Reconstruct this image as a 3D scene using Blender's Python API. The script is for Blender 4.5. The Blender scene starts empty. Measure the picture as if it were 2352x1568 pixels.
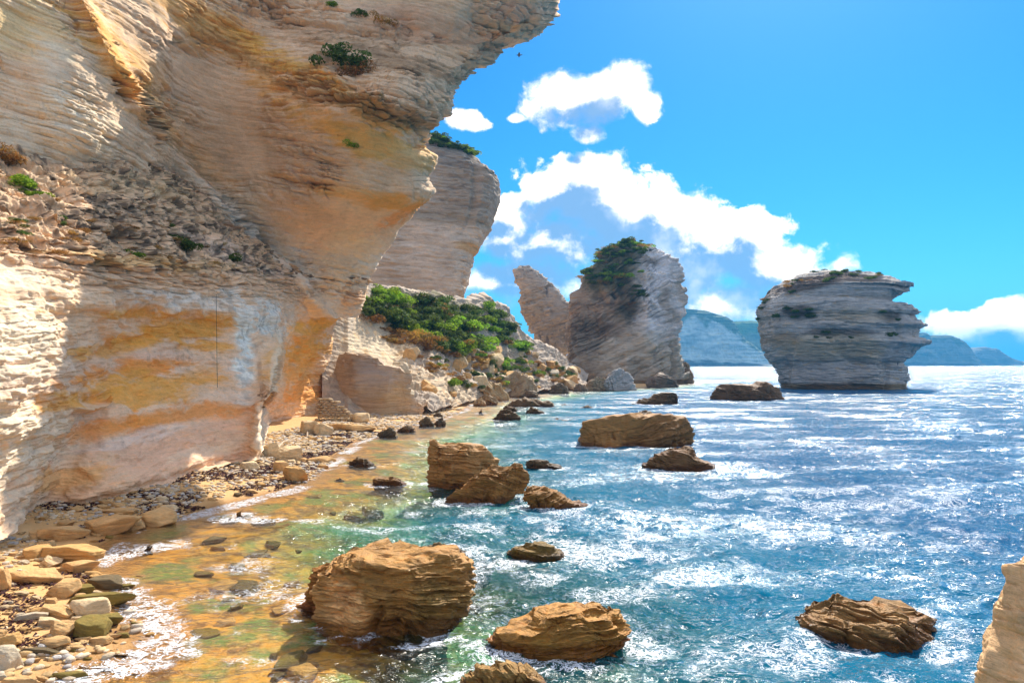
import bpy, math, random
import numpy as np
random.seed(7); rng = np.random.default_rng(7)
S = bpy.context.scene; C = S.collection
R_ = math.radians
# ------------------------------------------------------------------ camera, world, sun, exposure
H = 10.0; F = 1568.0; PITCH = math.atan(51.6/1568)
cam = bpy.data.cameras.new('camera'); camo = bpy.data.objects.new('camera', cam); C.objects.link(camo)
cam.sensor_width = 36; cam.lens = 36*F/2352; cam.clip_start = .1; cam.clip_end = 60000
camo.location = (0, 0, H); camo.rotation_euler = (R_(90)+PITCH, 0, 0); S.camera = camo
S.view_settings.view_transform = 'Standard'; S.view_settings.look = 'None'; S.view_settings.gamma = 1
S.view_settings.use_curve_mapping = False
S.view_settings.exposure = 1.48
SUN_AZ, SUN_EL = 24.0, 45.0
sl = bpy.data.lights.new('sun', 'SUN'); sl.energy = 2.8; sl.angle = R_(.5); sl.color = (1, .93, .82)
so = bpy.data.objects.new('sun', sl); C.objects.link(so)
so.rotation_euler = (R_(90-SUN_EL), 0, R_(180-SUN_AZ)); so.location = (40, 90, 120)
SUND = np.array([math.sin(R_(SUN_AZ))*math.cos(R_(SUN_EL)), math.cos(R_(SUN_AZ))*math.cos(R_(SUN_EL)), math.sin(R_(SUN_EL))])
S.cycles.max_bounces = 6; S.cycles.diffuse_bounces = 3; S.cycles.glossy_bounces = 3; S.cycles.transmission_bounces = 3
S.cycles.transparent_max_bounces = 8; S.cycles.volume_bounces = 0; S.cycles.caustics_reflective = False
S.cycles.caustics_refractive = False; S.cycles.sample_clamp_indirect = 6; S.cycles.use_denoising = True

def at(px, py, d):
    """point at forward distance d whose place in the 2352x1568 design frame is px,py"""
    px, py, d = np.broadcast_arrays(np.asarray(px, float), np.asarray(py, float), np.asarray(d, float))
    u = (px-1176)/F; w = (784-py)/F; s, c = math.sin(PITCH), math.cos(PITCH)
    y = c-s*w; z = s+c*w
    return np.stack([u/y*d, d, H+z/y*d], -1)
def ground_d(py, z0=0.0):
    py = np.asarray(py, float); w = (784-py)/F; s, c = math.sin(PITCH), math.cos(PITCH)
    return (z0-H)*(c-s*w)/(s+c*w)
def angles(px, py):
    p = at(px, py, 1.0)-np.array([0, 0, H]); p /= np.linalg.norm(p)
    return math.atan2(p[0], p[1]), math.asin(p[2])

# ---- node helper
class NG:
    def __init__(s, nt): s.nt = nt; s.n = nt.nodes; s.l = nt.links
    def node(s, t, ins=None, **kw):
        n = s.n.new(t)
        for k, v in kw.items(): setattr(n, k, v)
        for k, v in (ins or {}).items(): s.set(n.inputs[k], v)
        return n
    def set(s, sock, v):
        if isinstance(v, bpy.types.NodeSocket): s.l.new(v, sock)
        else: sock.default_value = v
    def m(s, op, a, b=None, c=None, clamp=False):
        n = s.n.new('ShaderNodeMath'); n.operation = op; n.use_clamp = clamp
        for i, v in enumerate((a, b, c)):
            if v is not None: s.set(n.inputs[i], v)
        return n.outputs[0]
    def vm(s, op, a, b=None, scale=None):
        n = s.n.new('ShaderNodeVectorMath'); n.operation = op; s.set(n.inputs[0], a)
        if b is not None: s.set(n.inputs[1], b)
        if scale is not None: s.set(n.inputs['Scale'], scale)
        return n.outputs['Value'] if op in ('LENGTH', 'DOT_PRODUCT') else n.outputs[0]
    def sstep(s, v, a, b, lo=0.0, hi=1.0):
        n = s.n.new('ShaderNodeMapRange'); n.interpolation_type = 'SMOOTHSTEP'
        s.set(n.inputs[0], v); s.set(n.inputs[1], a); s.set(n.inputs[2], b); s.set(n.inputs[3], lo); s.set(n.inputs[4], hi)
        return n.outputs[0]
    def noise(s, vec, scale, detail=4, rough=.5, dist=0.0, col=False):
        n = s.n.new('ShaderNodeTexNoise'); s.set(n.inputs['Vector'], vec); n.inputs['Scale'].default_value = scale
        n.inputs['Detail'].default_value = detail; n.inputs['Roughness'].default_value = rough; n.inputs['Distortion'].default_value = dist
        return n.outputs['Color' if col else 'Fac']
    def mix(s, f, a, b, blend='MIX'):
        n = s.n.new('ShaderNodeMix'); n.data_type = 'RGBA'; n.blend_type = blend
        s.set(n.inputs[0], f); s.set(n.inputs[6], a); s.set(n.inputs[7], b); return n.outputs[2]
    def ramp(s, v, stops):
        n = s.n.new('ShaderNodeValToRGB'); cr = n.color_ramp
        while len(cr.elements) < len(stops): cr.elements.new(.5)
        for e, (p, c) in zip(cr.elements, stops): e.position = p; e.color = (*c, 1)
        s.set(n.inputs[0], v); return n.outputs[0]
    def mapping(s, vec, scale=(1, 1, 1), rot=(0, 0, 0), loc=(0, 0, 0)):
        n = s.n.new('ShaderNodeMapping'); s.set(n.inputs[0], vec)
        n.inputs['Scale'].default_value = scale; n.inputs['Rotation'].default_value = rot; n.inputs['Location'].default_value = loc
        return n.outputs[0]

# ---- world: Nishita sky with fair-weather cumulus, plus added fill clouds out of view
W = bpy.data.worlds.new('World'); S.world = W; W.use_nodes = True
g = NG(W.node_tree); g.n.clear()
sky = g.node('ShaderNodeTexSky', sky_type='NISHITA'); sky.sun_disc = False
sky.sun_elevation = R_(SUN_EL); sky.sun_rotation = R_(SUN_AZ); sky.air_density = 1.1; sky.dust_density = .25; sky.ozone_density = 2.2
geo = g.node('ShaderNodeTexCoord').outputs['Generated']
hs = g.node('ShaderNodeHueSaturation', {'Hue': .49, 'Saturation': 1.35, 'Value': .315, 'Color': sky.outputs[0]})
skycol = g.vm('MULTIPLY', hs.outputs[0], (.22, .75, 1.12))
CLOUDS = [  # px, py, half width, half height, strength
    (1360, 225, 150, 62, 1.0), (1430, 200, 80, 55, .9), (1250, 245, 60, 28, .7), (1345, 310, 50, 24, .75), (1480, 240, 55, 40, .8),
    (1072, 277, 52, 26, .9), (1183, 271, 22, 10, .6),
    (1330, 440, 170, 90, 1.1), (1480, 520, 210, 90, 1.1), (1660, 560, 160, 80, 1.05), (1760, 620, 140, 60, 1.0), (1180, 470, 70, 40, .8),
    (1250, 560, 200, 85, 1.0), (1560, 620, 190, 90, 1.05), (1200, 640, 150, 70, 1.0), (1150, 640, 130, 70, .9), (1440, 650, 200, 60, .9), (1690, 690, 160, 50, .8), (1790, 520, 60, 35, .45),
    (2290, 745, 150, 34, .85), (2340, 725, 50, 36, .9), (2180, 800, 160, 34, .6), (1350, 400, 90, 60, .9)]
def cloud_density(vec, detail):
    az = None
    sx = g.node('ShaderNodeSeparateXYZ', {0: vec})
    az = g.m('ARCTAN2', sx.outputs[0], sx.outputs[1]); el = g.m('ARCSINE', sx.outputs[2])
    f = None
    for (px, py, a, b, k) in CLOUDS:
        A, E = angles(px, py); a2 = a/F; b2 = b/F
        u = g.m('MULTIPLY_ADD', az, 1/a2, -A/a2); v = g.m('MULTIPLY_ADD', el, 1/b2, -E/b2)
        # flatter base: squash below centre
        r2 = g.m('ADD', g.m('MULTIPLY', u, u), g.m('MULTIPLY', v, v))
        q = g.m('MULTIPLY', g.m('SUBTRACT', 1.0, g.m('SQRT', r2)), k)
        f = q if f is None else g.m('SMOOTH_MAX', f, q, .25)
    # unseen generic clouds added outside the view, coverage raised for fill light
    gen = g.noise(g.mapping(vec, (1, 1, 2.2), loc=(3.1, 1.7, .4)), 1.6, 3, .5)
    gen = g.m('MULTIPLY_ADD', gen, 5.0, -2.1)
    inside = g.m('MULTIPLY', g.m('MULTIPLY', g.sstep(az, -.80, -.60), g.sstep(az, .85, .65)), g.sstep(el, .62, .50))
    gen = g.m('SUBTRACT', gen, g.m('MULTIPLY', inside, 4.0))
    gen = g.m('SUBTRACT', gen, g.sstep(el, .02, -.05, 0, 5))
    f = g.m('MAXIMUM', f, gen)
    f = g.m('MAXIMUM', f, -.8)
    vv = g.mapping(vec, (1, 1, 1.15))
    n1 = g.noise(vv, 7, 2, .5, .3); n2 = g.noise(vv, 20, detail, .64, .2)
    vo = g.node('ShaderNodeTexVoronoi', {'Vector': g.vm('ADD', vv, g.vm('SCALE', g.noise(vv, 30, 3, .5, col=True), scale=.03)), 'Scale': 26.0}, feature='SMOOTH_F1').outputs['Distance']
    nz = g.m('ADD', g.m('MULTIPLY_ADD', n1, 1.3, -.65), g.m('MULTIPLY_ADD', n2, 2.3, -1.15))
    nz = g.m('SUBTRACT', nz, g.m('MULTIPLY_ADD', vo, .9, -.36))
    return g.m('ADD', f, g.m('MULTIPLY', nz, .62)), el
nv = g.vm('NORMALIZE', geo)
d0, el = cloud_density(nv, 9)
off = g.vm('NORMALIZE', g.vm('ADD', nv, (0.020, 0.0, 0.034)))
d1, _ = cloud_density(off, 5)
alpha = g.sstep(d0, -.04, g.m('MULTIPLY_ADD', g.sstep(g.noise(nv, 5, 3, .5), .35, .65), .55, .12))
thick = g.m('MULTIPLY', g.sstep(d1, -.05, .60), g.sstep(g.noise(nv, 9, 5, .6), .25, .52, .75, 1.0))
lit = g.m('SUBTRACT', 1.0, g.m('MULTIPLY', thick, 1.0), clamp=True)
cc = g.mix(lit, (.72, 1.20, 1.95, 1), (9.8, 8.2, 6.6, 1))  # cloud white warmed so the added unseen clouds give warm fill
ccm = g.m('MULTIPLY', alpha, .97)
sund = g.vm('DOT_PRODUCT', nv, tuple(SUND)); an = g.m('ARCCOSINE', g.m('MINIMUM', sund, 1.0))
aur = g.m('MULTIPLY', g.m('POWER', 2.718, g.m('MULTIPLY', an, -8.0)), 2.4)
skycol = g.vm('ADD', skycol, g.vm('SCALE', (1, 1.05, 1.0), scale=aur))
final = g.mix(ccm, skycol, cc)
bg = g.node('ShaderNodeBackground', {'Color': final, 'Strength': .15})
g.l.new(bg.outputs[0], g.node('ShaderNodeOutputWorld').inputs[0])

# ------------------------------------------------------------------ numpy noise
def hsh(i, j, k):
    h = (i.astype(np.uint32)*np.uint32(374761393) ^ j.astype(np.uint32)*np.uint32(668265263) ^ k.astype(np.uint32)*np.uint32(2246822519))
    h = (h ^ (h >> np.uint32(13)))*np.uint32(1274126177); h ^= h >> np.uint32(16)
    return (h & np.uint32(0xffffff)).astype(np.float32)/16777216.
def vn(P, seed=0):
    P = np.asarray(P, np.float32)+np.float32(1000+seed*7.31); I = np.floor(P); f = P-I; f = f*f*(3-2*f); I = I.astype(np.int64)
    x, y, z = I[..., 0], I[..., 1], I[..., 2]; fx, fy, fz = f[..., 0], f[..., 1], f[..., 2]
    def L(a, b, t): return a+(b-a)*t
    a = L(L(hsh(x, y, z), hsh(x+1, y, z), fx), L(hsh(x, y+1, z), hsh(x+1, y+1, z), fx), fy)
    b = L(L(hsh(x, y, z+1), hsh(x+1, y, z+1), fx), L(hsh(x, y+1, z+1), hsh(x+1, y+1, z+1), fx), fy)
    return L(a, b, fz)
def fbm(P, freq=1.0, octv=4, gain=.5, seed=0, scale=(1, 1, 1)):
    Q = np.asarray(P, np.float32)*np.float32(freq)*np.array(scale, np.float32); s = 0; a = 1; t = 0
    for o in range(octv): s = s+a*vn(Q, seed+o); t += a; a *= gain; Q = Q*2.03
    return s/t
def ridg(P, freq, octv, seed=0, scale=(1, 1, 1)):
    Q = np.asarray(P, np.float32)*np.float32(freq)*np.array(scale, np.float32); s = 0; a = 1; t = 0
    for o in range(octv): s = s+a*(1-abs(2*vn(Q, seed+o)-1)); t += a; a *= .5; Q = Q*2.03
    return s/t
def strata(P, n, h, L, seed=0, warp=.28):
    """ragged bedding: each bed of thickness ~h sticks out by its own lateral noise"""
    n = np.array(n, float); n /= np.linalg.norm(n)
    s = P@n+warp*h*(fbm(P, 1/(5*h), 2, seed=seed+50)-.5)*4
    s = s/h; s = s+.8*(vn(np.stack([s*.37, s*0, s*0], -1), seed+9)-.5)
    k = np.floor(s); f = s-k
    Q = P/L; Q = Q+k[..., None]*np.array([3.7, 5.1, 1.3]); Q[..., 2] *= .15
    v = fbm(Q, 1.0, 3, .6, seed)
    J = P/(L*.45)+(fbm(P, 1.5/L, 2, seed=seed+70)[..., None]-.5)*1.6; J = np.floor(J+k[..., None]*np.array([.37, .61, 0])).astype(np.int64)+5000
    v = .62*v+.38*hsh(J[..., 0], J[..., 1], (k+seed+5000).astype(np.int64))*.7+.06
    prof = 1-np.abs(2*f-1)**5
    return (v-.5)*2.4*(.4+.6*prof)-.55*(1-prof)
def sst(x, a, b):
    t = np.clip((x-a)/(b-a), 0, 1); return t*t*(3-2*t)

# ------------------------------------------------------------------ mesh helpers
def link(o, parent=None):
    C.objects.link(o)
    if parent is not None: o.parent = parent
    return o
def tag(o, label=None, cat=None, group=None, kind=None):
    if label: o['label'] = label
    if cat: o['category'] = cat
    if group: o['group'] = group
    if kind: o['kind'] = kind
    return o
def mk_mesh(name, V, Fc, mat, col=None, smooth=True, attrs=None):
    me = bpy.data.meshes.new(name); V = np.asarray(V, np.float32); Fc = np.asarray(Fc, np.int32); k = Fc.shape[1]
    me.vertices.add(len(V)); me.vertices.foreach_set('co', V.ravel())
    me.loops.add(Fc.size); me.loops.foreach_set('vertex_index', Fc.ravel())
    me.polygons.add(len(Fc)); me.polygons.foreach_set('loop_start', np.arange(0, Fc.size, k, dtype=np.int32))
    me.polygons.foreach_set('loop_total', np.full(len(Fc), k, np.int32)) if False else None
    me.update(calc_edges=True)
    me.polygons.foreach_set('use_smooth', np.full(len(Fc), smooth, bool))
    if col is not None:
        a = me.color_attributes.new('tint', 'FLOAT_COLOR', 'POINT')
        c4 = np.ones((len(V), 4), np.float32); c4[:, :3] = col; a.data.foreach_set('color', c4.ravel())
    for nm, vals in (attrs or {}).items():
        a = me.attributes.new(nm, 'FLOAT', 'POINT'); a.data.foreach_set('value', np.asarray(vals, np.float32).ravel())
    me.materials.append(mat); me.validate(); return me
def mk(name, V, Fc, mat, col=None, parent=None, origin=None, smooth=True, attrs=None):
    V = np.asarray(V, float)
    if origin is not None: V = V-np.asarray(origin, float)
    o = bpy.data.objects.new(name, mk_mesh(name, V, Fc, mat, col, smooth, attrs))
    if origin is not None: o.location = tuple(float(v) for v in origin)
    return link(o, parent)
def gridf(nr, nc, wrap=False, flip=False):
    i = np.arange(nr-1)[:, None]; j = np.arange(nc if wrap else nc-1)[None, :]; j2 = (j+1) % nc
    a = i*nc+j; b = i*nc+j2; c = (i+1)*nc+j2; d = (i+1)*nc+j
    q = np.stack([a, d, c, b] if not flip else [a, b, c, d], -1).reshape(-1, 4); return q
def normals(G, wrap=False):
    if wrap: du = np.roll(G, -1, 1)-np.roll(G, 1, 1)
    else: du = np.gradient(G, axis=1)
    dv = np.gradient(G, axis=0); n = np.cross(dv, du); return n/(np.linalg.norm(n, axis=-1, keepdims=True)+1e-9)
def rbf(hints):
    h = np.array(hints, float); X = h[:, :2]/200.; v = h[:, 2]; n = len(h)
    def U(r2): return np.where(r2 > 0, .5*r2*np.log(r2+1e-12), 0)
    K = U(((X[:, None]-X[None])**2).sum(-1))+np.eye(n)*.02; Pm = np.c_[np.ones(n), X]
    A = np.block([[K, Pm], [Pm.T, np.zeros((3, 3))]]); w = np.linalg.solve(A, np.r_[v, 0, 0, 0])
    def f(px, py):
        sh = px.shape; q = np.stack([px.ravel(), py.ravel()], -1)/200.; out = np.zeros(len(q))
        for i in range(n): out += w[i]*U(((q-X[i])**2).sum(-1))
        out += w[n]+q@w[n+1:n+3]; return out.reshape(sh)
    return f
def interp(x, pts):
    p = np.array(sorted(pts), float); return np.interp(x, p[:, 0], p[:, 1])
def keep_hue(c, mx=.88):
    c = np.maximum(c, 0); return c*np.minimum(1, mx/np.maximum(c.max(-1, keepdims=True), 1e-6))
def strokes(px, py, base, items, nz, n2=None):
    """pigment and some painted sunlight: soft blobs with noisy rims laid over the rock's own colour"""
    col = np.broadcast_to(np.array(base, float), px.shape+(3,)).copy()
    for it in items:
        x, y, rx, ry, ang, c, k = it[:7]; a = R_(ang); dx = px-x; dy = py-y
        u = (dx*math.cos(a)+dy*math.sin(a))/rx; v = (-dx*math.sin(a)+dy*math.cos(a))/ry
        r = np.sqrt(u*u+v*v)+(nz-.5)*1.6
        m = (sst(r, 1.15, .45)*k)[..., None]
        col = col*(1-m)+np.array(c)*m
    return col

# ------------------------------------------------------------------ materials
def rock_mat(name, sc=1.0, bump=.5, aniso=5.0, wetz=0.5, tilt=(0, 0, 0), var=.35, wetdark=.5, fine=1.0, rough=.92):
    m = bpy.data.materials.new(name); m.use_nodes = True; g = NG(m.node_tree); g.n.clear()
    pos = g.node('ShaderNodeTexCoord').outputs['Object']; wp = g.node('ShaderNodeNewGeometry').outputs['Position']
    tint = g.node('ShaderNodeAttribute', attribute_name='tint').outputs['Color']
    st = g.mapping(pos, (1, 1, aniso), tilt)
    nA = g.noise(st, .8*sc, 8, .65, .4); nB = g.noise(pos, .35*sc, 5, .6); nC = g.noise(pos, 9*sc, 4, .6)
    nD = g.noise(g.mapping(pos, (1, 1, aniso*3), tilt), 1.6*sc, 4, .6, .2)
    f = g.m('MULTIPLY_ADD', nA, var*2, 1-var); f = g.m('MULTIPLY', f, g.m('MULTIPLY_ADD', nB, .5, .75)); f = g.m('MULTIPLY', f, g.m('MULTIPLY_ADD', nC, .4, .8))
    col = g.vm('SCALE', tint, scale=f)
    dark = g.sstep(nD, .40, .30); col = g.mix(g.m('MULTIPLY', dark, .35*fine), col, (.10, .075, .05, 1))
    nE = g.noise(g.mapping(pos, (1, 1, aniso*.6), tilt), 1.1*sc, 6, .7, .6)
    col = g.mix(g.m('MULTIPLY', g.sstep(nE, .52, .66), .45*fine), col, g.vm('MULTIPLY', col, (1.35, .95, .45)))
    col = g.mix(g.m('MULTIPLY', g.sstep(nE, .46, .34), .55*fine), col, g.vm('MULTIPLY', col, (.55, .52, .50)))
    z = g.node('ShaderNodeSeparateXYZ', {0: wp}).outputs[2]
    zz = g.m('ADD', z, g.m('MULTIPLY_ADD', nB, -1.2, .6)); wet = g.sstep(zz, wetz, wetz-.45)
    col = g.mix(wet, col, g.vm('MULTIPLY', g.vm('SCALE', col, scale=wetdark), (1.25, .95, .55)))
    hgt = g.m('ADD', g.m('ADD', g.m('MULTIPLY', nA, .55), g.m('MULTIPLY', nD, .35)), g.m('MULTIPLY', nC, .12))
    b = g.node('ShaderNodeBump', {'Strength': bump, 'Distance': .35/sc, 'Height': hgt})
    ro = g.m('MULTIPLY_ADD', wet, .28-rough, rough)
    p = g.node('ShaderNodeBsdfPrincipled', {'Base Color': col, 'Roughness': ro, 'Normal': b.outputs[0], 'Specular IOR Level': .35})
    g.l.new(p.outputs[0], g.node('ShaderNodeOutputMaterial').inputs[0]); return m
M_cliff = rock_mat('limestone', .7, .6, 6, .4, var=.30, fine=.55)
M_far = rock_mat('limestone_far', .25, .6, 6, 1.0)
M_sea = rock_mat('bedded_rock', 1.6, 1.0, 8, .7, var=.65, wetdark=.42, fine=1.3, rough=.62)
M_near = rock_mat('near_rock', 3.5, .6, 2.5, -2, var=.3, fine=.6)
M_stack = rock_mat('stack_rock', .22, 1.0, 6, 2.5, var=.55, fine=1.1)
M_stone = rock_mat('beach_stone', 2.2, .8, 3, .12, var=.45, wetdark=.6, fine=.8)
M_hill = rock_mat('hill_ground', .35, .6, 1.5, .4)
M_head = rock_mat('headland_rock', .012, .5, 6, 2, var=.2)

def plain_mat(name, colA, colB, rough=.8, sc=3.0, trans=0.0, attr=True):
    m = bpy.data.materials.new(name); m.use_nodes = True; g = NG(m.node_tree); g.n.clear()
    pos = g.node('ShaderNodeTexCoord').outputs['Object']
    n = g.noise(pos, sc, 4, .6); ri = g.node('ShaderNodeObjectInfo').outputs['Random']
    c = g.mix(g.sstep(n, .35, .65), (*colA, 1), (*colB, 1))
    if attr:
        t = g.node('ShaderNodeAttribute', attribute_name='tint').outputs['Color']; c = g.mix(1.0, c, t, 'MULTIPLY')
    hsv = g.node('ShaderNodeHueSaturation', {'Hue': g.m('MULTIPLY_ADD', ri, .03, .485), 'Value': g.m('MULTIPLY_ADD', ri, .5, .75), 'Color': c})
    p = g.node('ShaderNodeBsdfPrincipled', {'Base Color': hsv.outputs[0], 'Roughness': rough, 'Specular IOR Level': .2}); sh = p.outputs[0]
    if trans > 0:
        t2 = g.node('ShaderNodeBsdfTranslucent', {'Color': g.vm('MULTIPLY', hsv.outputs[0], (1.5, 1.5, .8))})
        sh = g.node('ShaderNodeMixShader', {0: trans, 1: sh, 2: t2.outputs[0]}).outputs[0]
    g.l.new(sh, g.node('ShaderNodeOutputMaterial').inputs[0]); return m
M_leaf = plain_mat('leaves_green', (.13, .23, .02), (.26, .38, .04), trans=.45)
M_leafd = plain_mat('leaves_dark', (.06, .10, .02), (.12, .16, .035), trans=.35)
M_dry = plain_mat('dry_scrub', (.42, .20, .05), (.24, .16, .05), trans=.3)
M_wood = plain_mat('drift_wood', (.55, .42, .30), (.35, .26, .18), attr=False)
M_weed = plain_mat('dead_seagrass', (.10, .035, .025), (.05, .022, .018), attr=False)
M_bird = plain_mat('bird_feathers', (.10, .10, .11), (.2, .2, .21), attr=False)
M_rope = plain_mat('rope_fibre', (.05, .05, .05), (.08, .08, .08), attr=False)

# palette
WHT = (.66, .60, .50); CRM = (.62, .50, .37); PNK = (.62, .42, .31); OCH = (.60, .32, .055); ORG = (.58, .24, .035)
BLU = (.40, .46, .50); BRN = (.20, .13, .07); GRY = (.34, .31, .28); YEL = (.62, .38, .07); SND = (.60, .38, .17); OLV = (.10, .12, .03)

# ------------------------------------------------------------------ shoreline, ground, water depth
SH = [(-900, 1950), (-60, 1760), (110, 1600), (190, 1530), (330, 1490), (290, 1420), (265, 1350), (215, 1300), (225, 1262), (300, 1222), (400, 1192), (520, 1160), (650, 1128), (720, 1098),
      (765, 1050), (830, 1010), (930, 980), (1010, 962), (1060, 944), (1095, 922), (1180, 914), (1245, 903), (1300, 898), (1380, 894), (1470, 890), (1570, 880)]
shp = np.array([at(x, y, ground_d(y))[:2] for x, y in SH])
shp = np.vstack([[-60, -60], [-30, -20], shp, [150, 420], [60, 470], [0, 520], [-100, 900], [-600, 3000]])
poly = np.vstack([shp, [-9000, 3000], [-9000, -200]])
def shore_dist(X, Y):
    """signed distance to the shoreline, positive at sea"""
    P = np.stack([X.ravel(), Y.ravel()], -1); best = np.full(len(P), 1e9)
    for a, b in zip(shp[:-1], shp[1:]):
        ab = b-a; t = np.clip(((P-a)@ab)/(ab@ab), 0, 1); dd = np.hypot(*(P-(a+t[:, None]*ab)).T); best = np.minimum(best, dd)
    ins = np.zeros(len(P), bool)
    for (x1, y1), (x2, y2) in zip(poly, np.roll(poly, -1, 0)):
        c = ((y1 > P[:, 1]) != (y2 > P[:, 1])); xi = (x2-x1)*(P[:, 1]-y1)/(y2-y1+1e-12)+x1; ins ^= c & (P[:, 0] < xi)
    return np.where(ins, -best, best).reshape(X.shape)
def ground_z(X, Y, sd=None):
    if sd is None: sd = shore_dist(X, Y)
    P = np.stack([X, Y, X*0], -1)
    n = fbm(P, .35, 4, seed=3)-.5; n2 = fbm(P, .09, 3, seed=5)-.5
    land = np.minimum(.07*(-sd), 1.0)+n*.25*sst(-sd, 0, 4)
    sea = -(.06*np.minimum(sd, 8)+.20*np.clip(sd-7, 0, 36))+(n*1.0+n2*1.0)*sst(sd, 1, 10)
    return np.where(sd < 0, land, np.minimum(sea, -.0)+0*sd)

def polar(rs, th):
    r, t = np.meshgrid(rs, th, indexing='ij'); return r*np.sin(t), r*np.cos(t)
# ground sheet (beach and sea bed in one)
th = np.r_[np.linspace(-math.pi, -.75, 30)[:-1], np.linspace(-.75, .6, 520), np.linspace(.6, math.pi, 40)[1:]]
rs = np.r_[np.linspace(.5, 16, 8)[:-1], np.geomspace(16, 300, 400), np.geomspace(320, 26000, 30)]
X, Y = polar(rs, th); sd = shore_dist(X, Y); Z = ground_z(X, Y, sd); Z = np.where(np.hypot(X, Y) > 400, np.minimum(Z, -3), Z)
mg = bpy.data.materials.new('sand_ground'); mg.use_nodes = True; g = NG(mg.node_tree); g.n.clear()
gp = g.node('ShaderNodeNewGeometry').outputs['Position']; sdn = g.node('ShaderNodeAttribute', attribute_name='shore').outputs['Fac']
nb = g.noise(gp, .25, 5, .6); nf = g.noise(gp, 3.0, 6, .65); nl = g.noise(gp, 14, 4, .6); nq = g.noise(gp, .9, 5, .62, .5)
sand = g.mix(nf, (.62, .34, .11, 1), (.74, .46, .20, 1)); sand = g.mix(g.m('MULTIPLY', nl, .4), sand, (.48, .28, .12, 1))
wetc = g.mix(nf, (.40, .20, .06, 1), (.50, .27, .09, 1)); land = g.mix(g.sstep(sdn, -2.2, -.3), sand, wetc)
bed = g.mix(g.sstep(nq, .42, .60), (.76, .34, .04, 1), (.22, .09, .015, 1)); bed = g.mix(g.sstep(nb, .50, .62), bed, (.16, .24, .05, 1))
bed = g.mix(g.m('MULTIPLY', g.sstep(nf, .50, .62), .7), bed, (.62, .36, .10, 1)); gc = g.mix(g.sstep(sdn, .2, 2.5), land, bed)
bm = g.node('ShaderNodeBump', {'Strength': .6, 'Distance': .15, 'Height': g.m('ADD', nf, g.m('MULTIPLY', nl, .3))})
p = g.node('ShaderNodeBsdfPrincipled', {'Base Color': gc, 'Roughness': g.sstep(sdn, -2.0, -.3, .9, .35), 'Normal': bm.outputs[0]})
g.l.new(p.outputs[0], g.node('ShaderNodeOutputMaterial').inputs[0])
tag(mk('ground', np.stack([X, Y, Z], -1).reshape(-1, 3), gridf(*X.shape), mg, attrs={'shore': sd}), 'orange sand beach running under the clear shallow water', kind='structure')

# ------------------------------------------------------------------ the big cliff: upper wall (A) and lower wall with ledge (B)
SIL = [(-160, 1345), (-60, 1312), (0, 1286), (30, 1276), (58, 1268), (78, 1240), (92, 1205), (102, 1158), (135, 1142), (160, 1100), (180, 1075), (205, 1050), (240, 1042), (265, 1022), (298, 990), (325, 974), (345, 976), (360, 1003),
       (385, 1000), (405, 985), (440, 1000), (470, 968), (500, 945), (530, 915), (570, 893), (610, 868), (640, 852), (700, 838), (760, 820)]
dA = rbf([(-350, -160, 42), (-350, 150, 42), (-350, 400, 41), (-100, 0, 50), (-100, 250, 50), (0, 420, 53), (60, 60, 55), (60, 250, 55), (170, 100, 57), (180, 300, 57), (200, 420, 62),
          (240, 0, 62), (300, 180, 64), (330, 320, 68), (330, 420, 72), (420, 0, 74), (420, 200, 77), (420, 400, 84), (480, 500, 88), (600, 0, 84), (600, 200, 87), (600, 400, 92), (620, 600, 100),
          (760, -100, 84), (780, 60, 84), (740, 200, 89), (760, 350, 97), (760, 500, 103), (720, 660, 108), (900, -100, 84), (900, 60, 85), (860, 170, 88), (950, 190, 92), (880, 290, 97), (900, 400, 104), (840, 520, 108), (840, 640, 116),
          (1100, -100, 84), (1050, 50, 87), (1120, 90, 92), (1000, 200, 98), (960, 330, 104), (970, 420, 106), (1240, -100, 86), (1240, 30, 91), (820, 760, 120), (500, 700, 100), (0, 700, 60)])
NC, NR = 760, 470; NW = 30
yy = np.linspace(-14, 730, NR); sil = interp(yy, SIL)
sil = sil+6*(fbm(np.stack([yy*.09, yy*0, yy*0], -1), 1, 3, seed=2)-.5)*2
t = np.linspace(0, 1, NC)
PX = -360+t[None, :]*(sil[:, None]+360); PY = np.repeat(yy[:, None], NC, 1)
D = dA(PX, PY)-14*sst(PX, 430, 850)*sst(PY, 600, 430)*sst(PY, 60, 260)
e = np.clip(1-(sil[:, None]-PX)/70., 0, 1); D = D+9*(1-np.sqrt(np.clip(1-e**2, 0, 1)))
# diagonal broken shelf separating the near buttress from the far wall
diag = interp(yy, [(-170, 130), (0, 215), (200, 330), (330, 400), (450, 500), (570, 610), (640, 700), (760, 800)])
q = PX-diag[:, None]; D = D+2.2*sst(q, -6, 10)-1.5*np.exp(-((q+18)/26)**2)
GA = at(PX, PY, D)
wr = np.linspace(0, 1, NW+1)[1:]
dl = GA[:, -1:, :]; back = dl+np.stack([-26*wr**1.3, 8*wr+30*wr**2, 2*wr], -1)[None]
GA = np.concatenate([GA, back], 1)
PXf = np.concatenate([PX, np.repeat(PX[:, -1:], NW, 1)], 1); PYf = np.concatenate([PY, np.repeat(PY[:, -1:], NW, 1)], 1)
N = normals(GA)
if (N[200, 300]*(GA[200, 300]-[0, 0, H])).sum() > 0: N = -N
BED = (.10, -.05, 1.0)
big = fbm(GA, .09, 3, seed=11)-.5
s1 = strata(GA, BED, 2.2, 6, 1); s2 = strata(GA, BED, .75, 2.6, 2); s3 = strata(GA, BED, .34, 1.3, 3)
rough = fbm(GA, .05, 2, seed=30)
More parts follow.
